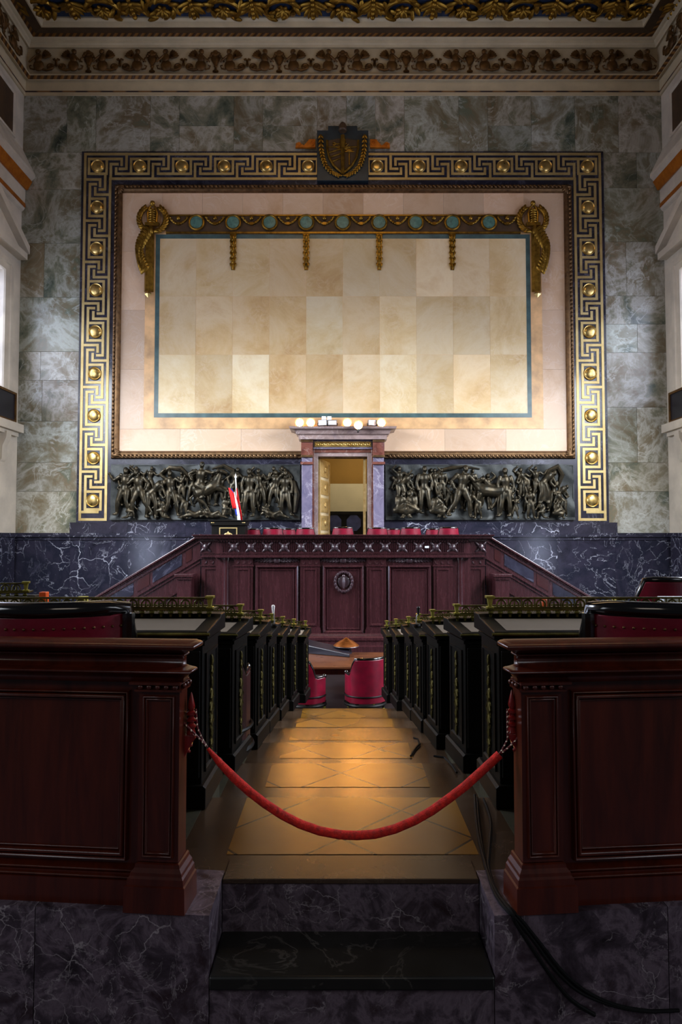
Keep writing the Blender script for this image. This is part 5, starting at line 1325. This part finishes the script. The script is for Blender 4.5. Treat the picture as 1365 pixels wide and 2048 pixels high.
# ================================================================== microphones
for (u, vt, vb, D, n, lab) in ((547, 1213, 1268, 5.85, 3, 'gooseneck microphone with a pale head on the fourth left desk'), (837, 1216, 1268, 5.85, 3, 'gooseneck microphone with a dark head on the fourth right desk')):
    p0 = P(u+(2 if u < 690 else -4), vb, D); z0 = LV[3]+.88; t = thing('microphone', lab, 'microphone', (p0.x, D, z0)); top = P(u, vt, D)
    dx, dz = top.x-p0.x, top.z-z0
    b = MB(); b.lathe([(.04, 0), (.04, .015), (.012, .025)], (0, 0, 0), 12); b.build('base', m_dmetal, t)
    b = MB(); b.tube([(0, 0, .01), (dx*.2, 0, dz*.5), (dx, 0, dz-.05)], .005, 6); b.build('gooseneck', m_metal, t)
    b = MB(); b.tube([(dx, 0, dz-.06), (dx*1.05, 0, dz)], [.009, .015], 10); b.ell((dx*1.05, 0, dz), .016); b.build('head', m_white if u < 690 else m_dmetal, t)
# ================================================================== cables on the right of the aisle
zc_ = LV[0]+.008
def cable(lab, path, front, r=.006):
    pts = [F(u, v, zc_) for u, v in path]; pts += [Vector((PX(u, v, 2.24), 2.252+.0875*max(0, PX(u, v, 2.24)-.52), PZ(v, 2.25))) for u, v in front]
    b = MB(); sm = []
    for i in range(len(pts)-1):
        for k in range(4):
            t = k/4; p0, p1, p2, p3 = pts[max(i-1, 0)], pts[i], pts[i+1], pts[min(i+2, len(pts)-1)]
            sm.append(.5*((2*p1)+(-p0+p2)*t+(2*p0-5*p1+4*p2-p3)*t*t+(-p0+3*p1-3*p2+p3)*t**3))
    sm.append(pts[-1]); b.tube(sm, r, 8); tag(b.build('cable', m_cable), lab, 'cable', 'cables at the right barrier')
cable('black cable on the floor by the right barrier, nearest the aisle middle', [(955, 1596), (958, 1640), (965, 1690), (976, 1745), (992, 1790), (1016, 1822)], [(1040, 1845), (1075, 1890), (1115, 1945), (1165, 1993), (1230, 2024), (1300, 2042), (1380, 2046)])
cable('black cable bowing outward on the floor by the right barrier', [(968, 1598), (982, 1640), (980, 1690), (978, 1735), (996, 1786), (1024, 1820)], [(1048, 1845), (1090, 1898), (1135, 1955), (1190, 2000), (1255, 2030), (1330, 2046)])
cable('black cable hanging lowest down the marble plinth by the right barrier', [(950, 1590), (956, 1660), (968, 1715), (984, 1765), (1006, 1803), (1024, 1824)], [(1036, 1850), (1068, 1900), (1110, 1962), (1150, 2010), (1200, 2044)], .007)
def loose(lab, pts, z, r=.007):
    b = MB(); b.tube([F(u, v, z+.009) for u, v in pts], r, 6); tag(b.build('cable', m_cable), lab, 'cable')
loose('kinked black cable scrap on the aisle step beside the third right desk', [(822, 1512), (832, 1496), (840, 1488), (836, 1478), (828, 1476)], LV[2]); loose('black cable running from the second right desk across the step', [(868, 1512), (890, 1515), (905, 1530), (914, 1545)], LV[1])
# ================================================================== odds and ends on the desks
def onshelf(u, D, w_, d_, h_, name, mat, lab, cat, z=LV[0]+.9155):
    X = PX(u, 1195, D); b = MB(); b.box(X-w_/2, X+w_/2, D-d_/2, D+d_/2, z, z+h_)
    return tag(b.build(name, mat, smooth=False, bevel=.004), lab, cat)
onshelf(88, 3.49, .038, .04, .078, 'box', m_orangep, 'small orange box on the desk shelf behind the left red chair', 'box')
onshelf(165, 3.47, .045, .06, .055, 'notepad', m_yellowp, 'small yellow-green pad on the desk shelf behind the left red chair', 'pad')
onshelf(202, 3.46, .035, .05, .05, 'notepad', m_blot, 'small beige pad on the left desk shelf, near the right end of the chair rail', 'pad')
onshelf(1238, 3.48, .05, .06, .05, 'notepad', m_yellowp, 'small yellow-green pad on the desk shelf behind the right red chair', 'pad')
onshelf(1176, 3.46, .045, .05, .055, 'notepad', m_blot, 'small beige pad on the right desk shelf, left of the chair rail', 'pad')
t = thing('bottle_cap', 'small orange-red plastic cap seen through the right desk gallery', 'cap', (PX(1084, 1208, 3.52), 3.475, LV[0]+.9155))
b = MB(); b.lathe([(.018, 0), (.018, .035), (.015, .04), (.0, .04)], (0, 0, 0), 14); b.build('cap_body', m_orangep, t)
b = MB(); X = PX(1358, 1190, 3.55)
for i in range(5): b.box(X-.11+.006*(i % 2), X+.11-.004*(i % 3), 3.50, 3.56, LV[0]+.916+.010*i, LV[0]+.9245+.010*i)
tag(b.build('paper_stack', m_paper, smooth=False), 'stack of white papers on the desk shelf at the right edge of the photo', 'papers')
